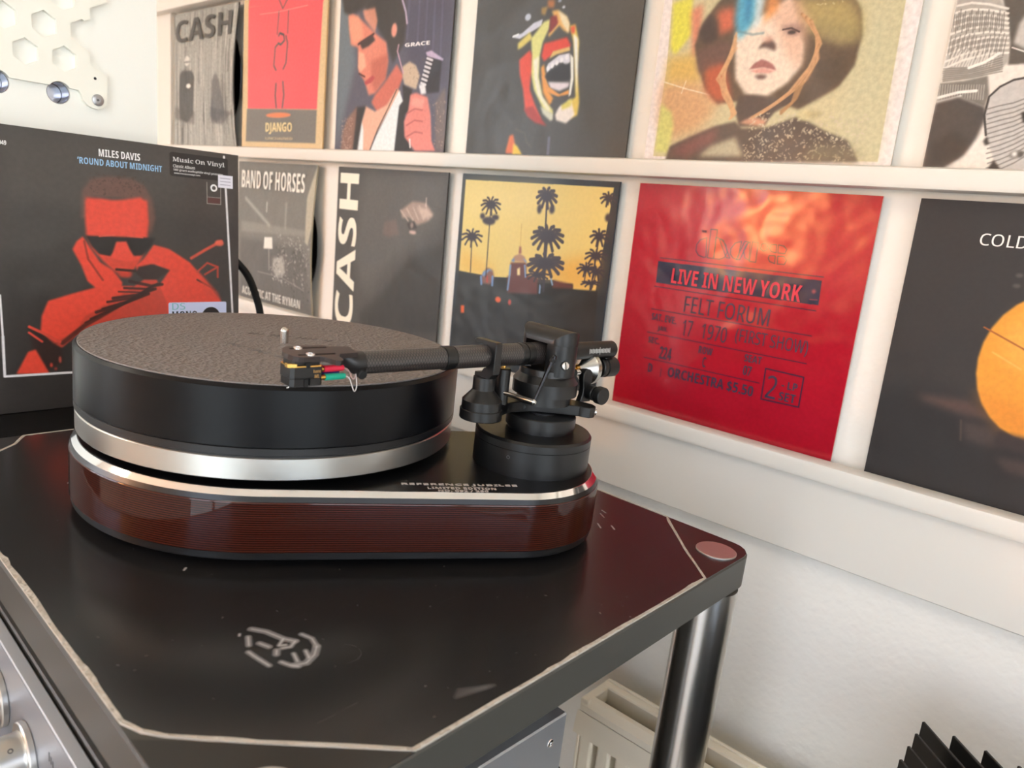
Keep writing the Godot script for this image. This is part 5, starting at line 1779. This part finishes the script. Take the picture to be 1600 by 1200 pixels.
	c.line("efe8dc", 4, [43,606,29,651], 3, 0.8)
	c.line("efe8dc", 4, [52,612,38,651], 3, 0.8)
	c.line("efe8dc", 4, [57,601,46,652], 3, 0.8)
	c.line("efe8dc", 4, [66,607,55,652], 3, 0.8)
	c.line("efe8dc", 4, [75,613,63,653], 3, 0.8)
	c.line("efe8dc", 4, [80,602,71,653], 3, 0.8)
	c.line("efe8dc", 4, [88,608,79,653], 3, 0.8)
	c.line("efe8dc", 4, [97,614,88,654], 3, 0.8)
	c.line("efe8dc", 4, [102,603,96,654], 3, 0.8)
	c.line("efe8dc", 4, [110,609,104,655], 3, 0.8)
	c.line("efe8dc", 4, [118,615,112,655], 3, 0.8)
	c.line("efe8dc", 4, [123,604,120,656], 3, 0.8)
	c.line("efe8dc", 4, [132,610,129,656], 3, 0.8)
	c.line("efe8dc", 4, [140,616,137,656], 3, 0.8)
	c.line("7a746c", 4, [1,658,76,658,163,632], 3, 0.7)
	c.line("7a746c", 4, [2,665,77,663,164,639], 3, 0.7)
	c.line("7a746c", 4, [3,671,78,668,166,646], 3, 0.7)
	c.line("7a746c", 4, [5,677,79,673,167,653], 3, 0.7)
	c.line("7a746c", 4, [6,683,81,679,169,660], 3, 0.7)
	c.line("7a746c", 4, [7,690,82,684,170,666], 3, 0.7)
	c.line("7a746c", 4, [9,696,83,689,171,673], 3, 0.7)
	c.line("fbf5ea", 9, [76,658,118,643,152,619], 3, 1)
	c.poly("7d7870", [-1,703,72,697,134,684,150,743,145,778,65,745,2,757], 5, 1)
	c.line("c8c2b8", 3, [3,708,7,753], 2, 0.7)
	c.line("c8c2b8", 3, [10,708,15,753], 2, 0.7)
	c.line("c8c2b8", 3, [18,708,23,753], 2, 0.7)
	c.line("c8c2b8", 3, [26,708,30,753], 2, 0.7)
	c.line("c8c2b8", 3, [33,709,38,753], 2, 0.7)
	c.line("c8c2b8", 3, [41,709,46,753], 2, 0.7)
	c.line("c8c2b8", 3, [49,709,53,754], 2, 0.7)
	c.line("c8c2b8", 3, [56,710,61,754], 2, 0.7)
	c.line("c8c2b8", 3, [64,710,69,754], 2, 0.7)
	c.line("c8c2b8", 3, [71,710,76,754], 2, 0.7)
	c.line("c8c2b8", 3, [79,710,83,754], 2, 0.7)
	c.line("c8c2b8", 3, [86,710,91,755], 2, 0.7)
	c.line("c8c2b8", 3, [94,711,98,755], 2, 0.7)
	c.line("c8c2b8", 3, [101,711,106,755], 2, 0.7)
	c.line("c8c2b8", 3, [109,711,113,755], 2, 0.7)
	c.line("c8c2b8", 3, [116,711,121,755], 2, 0.7)
	c.line("c8c2b8", 3, [123,712,128,756], 2, 0.7)
	c.line("c8c2b8", 3, [130,712,135,756], 2, 0.7)
	c.line("f4eee4", 9, [0,748,62,732,111,729], 3, 1)
	c.line("f4eee4", 7, [1,764,42,753,69,744], 3, 1)
	c.poly("4a4440", [-1,764,65,746,145,778,157,804,141,875,115,929,64,971,-1,973,-5,866], 8, 1)
	c.poly("35302d", [10,894,77,848,122,883,103,934,24,968], 20, 0.8)
	c.poly("c9c4be", [149,795,151,747,173,718,208,700,252,691,314,985,244,987,203,940,168,865], 4, 1)
	c.line("3c3835", 6, [166,865,149,804,151,748,175,719,208,700,252,692], 3, 1)
	c.line("6c6762", 4, [151,786,185,776,222,768,264,750], 3, 0.7)
	c.line("6c6762", 4, [156,801,188,791,225,782,267,763], 3, 0.7)
	c.line("6c6762", 4, [161,816,191,806,228,796,270,776], 3, 0.7)
	c.line("6c6762", 4, [161,831,194,820,231,810,272,788], 3, 0.7)
	c.line("6c6762", 4, [165,846,197,835,234,823,275,801], 3, 0.7)
	c.line("6c6762", 4, [170,861,200,850,237,837,277,814], 3, 0.7)
	c.line("6c6762", 4, [170,876,203,865,240,851,280,827], 3, 0.7)
	c.line("6c6762", 4, [175,891,206,880,243,865,283,839], 3, 0.7)
	c.line("6c6762", 4, [179,906,210,895,245,878,286,852], 3, 0.7)
	c.line("6c6762", 4, [179,921,213,910,248,892,288,865], 3, 0.7)
	c.line("6c6762", 4, [184,936,216,924,251,906,291,878], 3, 0.7)
	c.line("6c6762", 4, [189,951,219,939,254,920,294,890], 3, 0.7)
	c.line("6c6762", 4, [188,966,222,954,257,934,297,903], 3, 0.7)
	c.line("6c6762", 4, [193,981,225,969,260,948,299,916], 3, 0.7)
	c.poly("3a3632", [190,976,203,940,234,975], 4, 1)
	c.poly("3a3632", [162,883,170,868,181,892,170,897], 3, 1)
	c.poly("2c2826", [248,797,273,793,281,831,259,826], 3, 1)
	c.oval("8c867e", 258, 923, 16, 13, 4, 1)
	c.oval("f0ece6", 256, 921, 7, 7, 4, 1)
	c.oval("5c5650", 273, 921, 8, 10, 4, 1)
	c.grain(0.06, 61)
	return c

func art_band() -> Art:
	var c = Art.new(Color("7b7a74"))
	c.poly("5c5a56", [36,540,929,537,993,965,51,980], 40, 0.8)
	c.poly("9a988e", [53,420,921,421,923,459,56,495], 14, 0.7)
	c.line("c8c6bc", 26, [110,257,258,331,442,421], 20, 0.6)
	c.line("a8a69c", 22, [661,264,661,423], 16, 0.7)
	c.line("dedcd2", 12, [405,270,402,331], 7, 0.8)
	c.poly("f4f2e8", [383,509,489,501,497,580,375,589], 4, 1)
	c.line("c8c6bc", 8, [446,586,454,731], 5, 0.8)
	c.poly("d0cec4", [512,641,644,617,670,726,557,771,496,716], 20, 0.7)
	c.speckle("dcdad0", 150, 71, 560, 470, 1000, 820, 7)
	c.speckle("f0eee4", 40, 72, 470, 640, 720, 800, 7)
	c.speckle("45433f", 90, 73, 480, 560, 1000, 900, 9)
	c.line("b8b6ac", 6, [298,761,615,763,912,816], 6, 0.6)
	c.poly("c4bda6", [915,210,994,10,1064,63,1032,297,962,514,926,498], 10, 0.9)
	c.grain(0.06, 74)
	return c

func art_home() -> Art:
	var c = Art.new(Color("4d4b48"))
	c.poly("6a6864", [266,30,999,18,960,298,594,501,330,758,190,545], 80, 0.6)
	c.poly("34322f", [295,866,489,727,727,487,1016,374,1023,870,290,999], 50, 0.9)
	c.poly("b49c8e", [621,225,720,169,835,170,906,230,870,265,772,297,703,261,638,266], 14, 0.9)
	c.poly("d8c0b0", [762,199,850,201,897,234,819,261], 14, 0.8)
	c.line("cdb8aa", 9, [621,225,692,278], 9, 0.8)
	c.line("cdb8aa", 9, [675,213,736,272], 9, 0.8)
	c.line("cdb8aa", 9, [729,201,779,265], 9, 0.8)
	c.line("cdb8aa", 9, [781,190,822,259], 9, 0.8)
	c.line("cdb8aa", 9, [833,178,863,252], 9, 0.8)
	c.line("e0c8ba", 9, [835,145,837,186], 7, 0.7)
	c.poly("3e3a38", [681,296,744,275,774,314,710,327], 9, 0.9)
	c.oval("d8b8ac", 738, 340, 31, 10, 8, 1)
	c.oval("c0a8a0", 727, 301, 13, 17, 7, 0.7)
	c.poly("7a665e", [478,304,585,278,621,361,527,386,470,374], 20, 0.7)
	c.grain(0.05, 81)
	return c

func art_palms() -> Art:
	var c = Art.new(Color("2a3036"))
	c.poly("f3d47c", [25,31,970,26,937,501,806,504,685,475,522,488,293,509,30,509], 2, 1)
	c.poly("f8dc90", [36,37,622,30,585,194,44,210], 120, 0.6)
	c.poly("f4b040", [28,379,288,468,259,513,30,507], 60, 0.5)
	c.poly("f2a83c", [532,407,957,330,936,490,806,504,685,475,521,480], 60, 0.6)
	c.poly("26241f", [28,509,294,517,394,504,607,500,803,478,806,503,949,491,964,745,15,923], 4, 1)
	c.poly("2e2a26", [-7,731,945,552,973,804,17,996], 30, 0.6)
	c.poly("6c3a34", [395,423,501,411,509,473,583,472,594,557,392,578,382,497,403,487], 7, 1)
	c.poly("b88a6a", [402,414,417,388,453,373,487,385,501,411], 6, 1)
	c.poly("a4604c", [444,374,444,338,457,337,463,371], 4, 1)
	c.line("d0a050", 3, [450,337,444,228], 2, 1)
	c.poly("7a90b0", [396,415,418,396,422,420], 5, 1)
	c.poly("88a0c0", [471,390,500,403,502,419], 5, 1)
	c.poly("fbe0a0", [444,450,462,439,467,479,448,481], 4, 1)
	c.line("84a0c4", 12, [397,439,397,487,393,561], 6, 1)
	c.line("84a0c4", 10, [492,428,504,482], 6, 1)
	c.poly("8a5c50", [201,512,236,467,278,477,294,517,264,554,206,553], 7, 1)
	c.poly("7a96bc", [201,512,212,490,254,472,279,485,255,480,216,518], 5, 1)
	c.line("7a98c4", 14, [197,521,204,557], 5, 1)
	c.line("7a98c4", 14, [280,510,283,553], 5, 1)
	c.line("c0483a", 12, [241,515,244,540], 5, 1)
	c.oval("f0622e", 333, 621, 20, 15, 6, 1)
	c.poly("f2662e", [64,691,91,687,94,728,69,732], 3, 1)
	c.oval("c4442c", 415, 623, 11, 15, 6, 1)
	c.poly("6a3a30", [685,475,803,481,804,501,680,514], 7, 1)
	c.line("90b0d0", 9, [663,462,680,498], 5, 1)
	c.line("90b0d0", 9, [604,509,605,548], 5, 1)
	c.line("3a3038", 7, [106,321,116,505], 2, 1)
	c.line("3a3038", 11.200000000000001, [106,321,149,306,179,312], 3, 0.95)
	c.line("3a3038", 11.200000000000001, [106,321,133,292,153,289], 3, 0.95)
	c.line("3a3038", 11.200000000000001, [106,321,107,287,110,281], 3, 0.95)
	c.line("3a3038", 11.200000000000001, [106,321,80,293,64,290], 3, 0.95)
	c.line("3a3038", 11.200000000000001, [106,321,62,307,34,315], 3, 0.95)
	c.line("3a3038", 11.200000000000001, [106,321,61,325,32,343], 3, 0.95)
	c.line("3a3038", 11.200000000000001, [106,321,77,339,59,366], 3, 0.95)
	c.line("3a3038", 11.200000000000001, [106,321,103,343,103,374], 3, 0.95)
	c.line("3a3038", 11.200000000000001, [106,321,130,337,149,364], 3, 0.95)
	c.line("3a3038", 11.200000000000001, [106,321,148,323,177,340], 3, 0.95)
	c.oval("3a3038", 106, 321, 34, 23, 8, 1)
	c.line("3a3038", 7, [223,149,232,516], 2, 1)
	c.line("3a3038", 11.200000000000001, [223,149,261,135,288,142], 3, 0.95)
	c.line("3a3038", 11.200000000000001, [223,149,249,122,268,121], 3, 0.95)
	c.line("3a3038", 11.200000000000001, [223,149,228,116,233,110], 3, 0.95)
	c.line("3a3038", 11.200000000000001, [223,149,205,118,195,114], 3, 0.95)
	c.line("3a3038", 11.200000000000001, [223,149,187,128,166,131], 3, 0.95)
	c.line("3a3038", 11.200000000000001, [223,149,181,143,155,155], 3, 0.95)
	c.line("3a3038", 11.200000000000001, [223,149,187,158,165,179], 3, 0.95)
	c.line("3a3038", 11.200000000000001, [223,149,205,168,195,196], 3, 0.95)
	c.line("3a3038", 11.200000000000001, [223,149,228,170,233,199], 3, 0.95)
	c.line("3a3038", 11.200000000000001, [223,149,249,163,268,188], 3, 0.95)
	c.line("3a3038", 11.200000000000001, [223,149,261,150,288,167], 3, 0.95)
	c.oval("3a3038", 223, 149, 31, 22, 8, 1)
	c.oval("3a3038", 218, 230, 46, 20, 9, 1)
	c.oval("3a3038", 262, 209, 25, 14, 8, 1)
	c.oval("3a3038", 170, 209, 18, 15, 8, 1)
	c.line("3a3038", 10, [589,88,623,522], 2, 1)
	c.line("3a3038", 16.0, [589,88,623,74,648,82], 3, 0.95)
	c.line("3a3038", 16.0, [589,88,611,60,629,59], 3, 0.95)
	c.line("3a3038", 16.0, [589,88,592,52,597,47], 3, 0.95)
	c.line("3a3038", 16.0, [589,88,571,55,562,50], 3, 0.95)
	c.line("3a3038", 16.0, [589,88,556,65,536,68], 3, 0.95)
	c.line("3a3038", 16.0, [589,88,550,81,527,94], 3, 0.95)
	c.line("3a3038", 16.0, [589,88,557,97,537,120], 3, 0.95)
	c.line("3a3038", 16.0, [589,88,573,108,565,138], 3, 0.95)
	c.line("3a3038", 16.0, [589,88,594,111,600,142], 3, 0.95)
	c.line("3a3038", 16.0, [589,88,612,104,631,131], 3, 0.95)
	c.line("3a3038", 16.0, [589,88,623,90,649,109], 3, 0.95)
	c.oval("3a3038", 589, 88, 27, 24, 8, 1)
	c.oval("3a3038", 628, 145, 16, 20, 7, 1)
	c.oval("3a3038", 550, 147, 14, 23, 7, 1)
	c.line("3a3038", 11, [618,275,624,475], 2, 1)
	c.line("3a3038", 17.6, [618,275,673,254,712,262], 3, 0.95)
	c.line("3a3038", 17.6, [618,275,659,239,689,238], 3, 0.95)
	c.line("3a3038", 17.6, [618,275,636,230,650,224], 3, 0.95)
	c.line("3a3038", 17.6, [618,275,608,230,603,223], 3, 0.95)
	c.line("3a3038", 17.6, [618,275,582,238,560,236], 3, 0.95)
	c.line("3a3038", 17.6, [618,275,564,252,530,260], 3, 0.95)
	c.line("3a3038", 17.6, [618,275,558,270,520,290], 3, 0.95)
	c.line("3a3038", 17.6, [618,275,566,287,534,318], 3, 0.95)
	c.line("3a3038", 17.6, [618,275,586,300,567,338], 3, 0.95)
	c.line("3a3038", 17.6, [618,275,613,304,612,345], 3, 0.95)
	c.line("3a3038", 17.6, [618,275,641,300,658,338], 3, 0.95)
	c.line("3a3038", 17.6, [618,275,663,289,695,318], 3, 0.95)
	c.line("3a3038", 17.6, [618,275,674,272,714,291], 3, 0.95)
	c.oval("3a3038", 618, 275, 44, 31, 8, 1)
	c.line("3a3038", 12, [624,405,628,537], 2, 1)
	c.line("3a3038", 19.200000000000003, [624,405,686,383,730,389], 3, 0.95)
	c.line("3a3038", 19.200000000000003, [624,405,671,371,705,368], 3, 0.95)
	c.line("3a3038", 19.200000000000003, [624,405,645,364,661,357], 3, 0.95)
	c.line("3a3038", 19.200000000000003, [624,405,614,365,609,358], 3, 0.95)
	c.line("3a3038", 19.200000000000003, [624,405,584,373,560,372], 3, 0.95)
	c.line("3a3038", 19.200000000000003, [624,405,563,387,525,395], 3, 0.95)
	c.line("3a3038", 19.200000000000003, [624,405,557,403,513,423], 3, 0.95)
	c.line("3a3038", 19.200000000000003, [624,405,565,419,528,448], 3, 0.95)
	c.line("3a3038", 19.200000000000003, [624,405,587,429,565,464], 3, 0.95)
	c.line("3a3038", 19.200000000000003, [624,405,617,432,615,469], 3, 0.95)
	c.line("3a3038", 19.200000000000003, [624,405,649,427,667,460], 3, 0.95)
	c.line("3a3038", 19.200000000000003, [624,405,674,415,709,441], 3, 0.95)
	c.line("3a3038", 19.200000000000003, [624,405,687,400,731,415], 3, 0.95)
	c.oval("3a3038", 624, 405, 50, 28, 8, 1)
	c.line("3a3038", 6, [582,464,615,523], 2, 1)
	c.line("3a3038", 9.600000000000001, [582,464,622,452,650,454], 3, 0.95)
	c.line("3a3038", 9.600000000000001, [582,464,606,444,623,441], 3, 0.95)
	c.line("3a3038", 9.600000000000001, [582,464,577,444,577,441], 3, 0.95)
	c.line("3a3038", 9.600000000000001, [582,464,551,451,531,453], 3, 0.95)
	c.line("3a3038", 9.600000000000001, [582,464,538,463,510,473], 3, 0.95)
	c.line("3a3038", 9.600000000000001, [582,464,545,474,523,490], 3, 0.95)
	c.line("3a3038", 9.600000000000001, [582,464,570,478,563,497], 3, 0.95)
	c.line("3a3038", 9.600000000000001, [582,464,599,475,611,491], 3, 0.95)
	c.line("3a3038", 9.600000000000001, [582,464,619,464,646,474], 3, 0.95)
	c.oval("3a3038", 582, 464, 32, 14, 8, 1)
	c.line("3a3038", 6, [949,75,949,103], 2, 1)
	c.line("3a3038", 9.600000000000001, [949,75,974,65,992,70], 3, 0.95)
	c.line("3a3038", 9.600000000000001, [949,75,963,55,974,53], 3, 0.95)
	c.line("3a3038", 9.600000000000001, [949,75,944,51,943,48], 3, 0.95)
	c.line("3a3038", 9.600000000000001, [949,75,928,57,916,57], 3, 0.95)
	c.line("3a3038", 9.600000000000001, [949,75,921,69,904,77], 3, 0.95)
	c.line("3a3038", 9.600000000000001, [949,75,926,82,913,97], 3, 0.95)
	c.line("3a3038", 9.600000000000001, [949,75,942,89,940,110], 3, 0.95)
	c.line("3a3038", 9.600000000000001, [949,75,961,88,970,107], 3, 0.95)
	c.line("3a3038", 9.600000000000001, [949,75,973,78,991,91], 3, 0.95)
	c.oval("3a3038", 949, 75, 20, 16, 8, 1)
	c.oval("3a3038", 957, 159, 16, 18, 7, 1)
	c.line("3a3038", 7, [922,247,908,490], 2, 1)
	c.line("3a3038", 11.200000000000001, [922,247,949,235,970,240], 3, 0.95)
	c.line("3a3038", 11.200000000000001, [922,247,937,222,949,220], 3, 0.95)
	c.line("3a3038", 11.200000000000001, [922,247,917,219,916,214], 3, 0.95)
	c.line("3a3038", 11.200000000000001, [922,247,898,226,885,226], 3, 0.95)
	c.line("3a3038", 11.200000000000001, [922,247,891,241,872,251], 3, 0.95)
	c.line("3a3038", 11.200000000000001, [922,247,897,257,883,277], 3, 0.95)
	c.line("3a3038", 11.200000000000001, [922,247,915,265,912,290], 3, 0.95)
	c.line("3a3038", 11.200000000000001, [922,247,935,263,946,286], 3, 0.95)
	c.line("3a3038", 11.200000000000001, [922,247,949,251,969,267], 3, 0.95)
	c.oval("3a3038", 922, 247, 23, 19, 8, 1)
	c.line("3a3038", 6, [917,335,908,490], 2, 1)
	c.line("3a3038", 9.600000000000001, [917,335,952,321,977,326], 3, 0.95)
	c.line("3a3038", 9.600000000000001, [917,335,939,310,955,307], 3, 0.95)
	c.line("3a3038", 9.600000000000001, [917,335,917,306,919,301], 3, 0.95)
	c.line("3a3038", 9.600000000000001, [917,335,894,311,882,309], 3, 0.95)
	c.line("3a3038", 9.600000000000001, [917,335,880,323,858,330], 3, 0.95)
	c.line("3a3038", 9.600000000000001, [917,335,880,338,857,354], 3, 0.95)
	c.line("3a3038", 9.600000000000001, [917,335,893,350,879,373], 3, 0.95)
	c.line("3a3038", 9.600000000000001, [917,335,915,354,916,379], 3, 0.95)
	c.line("3a3038", 9.600000000000001, [917,335,937,348,953,370], 3, 0.95)
	c.line("3a3038", 9.600000000000001, [917,335,951,336,976,350], 3, 0.95)
	c.oval("3a3038", 917, 335, 28, 20, 8, 1)
	c.line("3a3038", 6, [871,399,867,466], 2, 1)
	c.line("3a3038", 9.600000000000001, [871,399,902,387,924,390], 3, 0.95)
	c.line("3a3038", 9.600000000000001, [871,399,889,377,902,374], 3, 0.95)
	c.line("3a3038", 9.600000000000001, [871,399,867,375,866,372], 3, 0.95)
	c.line("3a3038", 9.600000000000001, [871,399,847,383,832,383], 3, 0.95)
	c.line("3a3038", 9.600000000000001, [871,399,837,396,817,405], 3, 0.95)
	c.line("3a3038", 9.600000000000001, [871,399,844,408,827,425], 3, 0.95)
	c.line("3a3038", 9.600000000000001, [871,399,863,414,859,435], 3, 0.95)
	c.line("3a3038", 9.600000000000001, [871,399,885,411,896,430], 3, 0.95)
	c.line("3a3038", 9.600000000000001, [871,399,901,400,922,412], 3, 0.95)
	c.oval("3a3038", 871, 399, 25, 16, 8, 1)
	c.line("3a3038", 6, [932,406,913,490], 2, 1)
	c.line("3a3038", 9.600000000000001, [932,406,957,395,975,399], 3, 0.95)
	c.line("3a3038", 9.600000000000001, [932,406,944,383,953,381], 3, 0.95)
	c.line("3a3038", 9.600000000000001, [932,406,923,383,919,380], 3, 0.95)
	c.line("3a3038", 9.600000000000001, [932,406,907,394,893,397], 3, 0.95)
	c.line("3a3038", 9.600000000000001, [932,406,906,409,890,422], 3, 0.95)
	c.line("3a3038", 9.600000000000001, [932,406,919,420,912,441], 3, 0.95)
	c.line("3a3038", 9.600000000000001, [932,406,940,421,946,441], 3, 0.95)
	c.line("3a3038", 9.600000000000001, [932,406,955,410,972,424], 3, 0.95)
	c.oval("3a3038", 932, 406, 20, 16, 8, 1)
	c.line("3a3038", 5, [904,461,904,495], 2, 1)
	c.line("3a3038", 8.0, [904,461,935,453,956,453], 3, 0.95)
	c.line("3a3038", 8.0, [904,461,920,449,932,447], 3, 0.95)
	c.line("3a3038", 8.0, [904,461,896,451,891,450], 3, 0.95)
	c.line("3a3038", 8.0, [904,461,875,457,857,461], 3, 0.95)
	c.line("3a3038", 8.0, [904,461,871,465,851,474], 3, 0.95)
	c.line("3a3038", 8.0, [904,461,886,470,876,481], 3, 0.95)
	c.line("3a3038", 8.0, [904,461,911,468,917,477], 3, 0.95)
	c.line("3a3038", 8.0, [904,461,931,461,950,466], 3, 0.95)
	c.oval("3a3038", 904, 461, 24, 8, 8, 1)
	c.grain(0.02, 91)
	return c

func art_ticket() -> Art:
	var c = Art.new(Color("c41a30"))
	c.poly("cf2438", [-9,9,1007,2,1023,335,513,543,2,478], 120, 0.8)
	c.poly("b01224", [-8,923,1050,911,1017,968,-11,993], 80, 0.7)
	c.poly("33344e", [143,321,845,315,849,406,146,413], 1.5, 1)
	c.line("3b2f48", 3.2, [150,306,849,301], 1.5, 1)
	c.line("3b2f48", 3.2, [142,429,843,428], 1.5, 1)
	c.line("3b2f48", 3.2, [143,528,845,523], 1.5, 1)
	c.line("3b2f48", 3.2, [137,631,845,630], 1.5, 1)
	c.line("3b2f48", 3.2, [137,745,677,743], 1.5, 1)
	c.line("3b2f48", 5, [693,680,845,683,846,801,695,804,693,680], 1.5, 1)
	c.line("3b2f48", 3, [232,777,232,812], 1.5, 1)
	c.grain(0.05, 101)
	c.blotch("a00c1e", 40, 102, 0.25)
	c.oval("d05a60", 823, 358, 8, 8, 3, 0.8)
	c.line("d05a60", 4, [814,389,841,387], 2, 0.7)
	c.line("3d3048", 3.2, [354,202,327,213,313,235,315,260,329,276,352,282,364,280,354,202], 1, 1)
	c.line("3d3048", 3.2, [367,167,396,167,398,282,371,282,367,167], 1, 1)
	c.line("3d3048", 3.2, [395,197,421,203,443,223,454,252,445,273,424,282,400,282,395,197], 1, 1)
	c.line("3d3048", 3.2, [411,204,429,205,469,273,453,273,411,204], 1, 1)
	c.line("3d3048", 3.2, [507,203,481,212,467,235,468,257,483,271,503,275,507,203], 1, 1)
	c.line("3d3048", 3.2, [520,202,536,202,512,274,496,276,520,202], 1, 1)
	c.line("3d3048", 3.2, [543,201,529,212,522,240,532,265,551,272,543,201], 1, 1)
	c.line("3d3048", 3.2, [552,200,577,201,579,277,553,276,552,200], 1, 1)
	c.line("3d3048", 3.2, [591,205,606,200,617,210,616,225,603,231,590,224,591,205], 1, 1)
	c.line("3d3048", 3.2, [630,204,651,202,654,232,635,230,624,218,630,204], 1, 1)
	c.line("3d3048", 3.2, [658,202,680,204,693,216,689,232,661,232,658,202], 1, 1)
	c.line("3d3048", 3.2, [629,245,653,244,656,273,635,268,627,257,629,245], 1, 1)
	c.line("3d3048", 3.2, [663,244,689,243,700,256,694,272,666,274,663,244], 1, 1)
	return c

func art_moon() -> Art:
	var c = Art.new(Color("2e2a29"))
	c.poly("262120", [-57,658,460,682,526,997,-5,978], 60, 0.9)
	c.poly("6a4a40", [113,656,276,642,352,691,270,697,145,678], 22, 0.7)
	c.poly("54423c", [265,713,373,715,378,781,287,777], 24, 0.7)
	c.line("5c463e", 6, [264,714,276,780], 6, 0.7)
	c.oval("f2a032", 459, 497, 189, 238, 4, 1)
	c.oval("f8b850", 406, 426, 87, 99, 50, 0.6)
	c.poly("e88a28", [277,603,373,715,469,726,574,661,450,637,335,609], 40, 0.6)
	c.line("a85a20", 5, [267,396,389,447,496,498], 3, 1)
	c.line("f8c060", 5, [307,472,393,511], 5, 0.8)
	c.poly("3a2c2a", [375,724,469,726,481,780,377,772], 14, 0.9)
	c.poly("5a443e", [384,809,484,798,496,852,417,848], 18, 0.6)
	c.oval("6c645f", 329, 220, 11, 7, 6, 0.6)
	c.oval("6c645f", 328, 253, 11, 7, 6, 0.6)
	c.grain(0.05, 111)
	return c
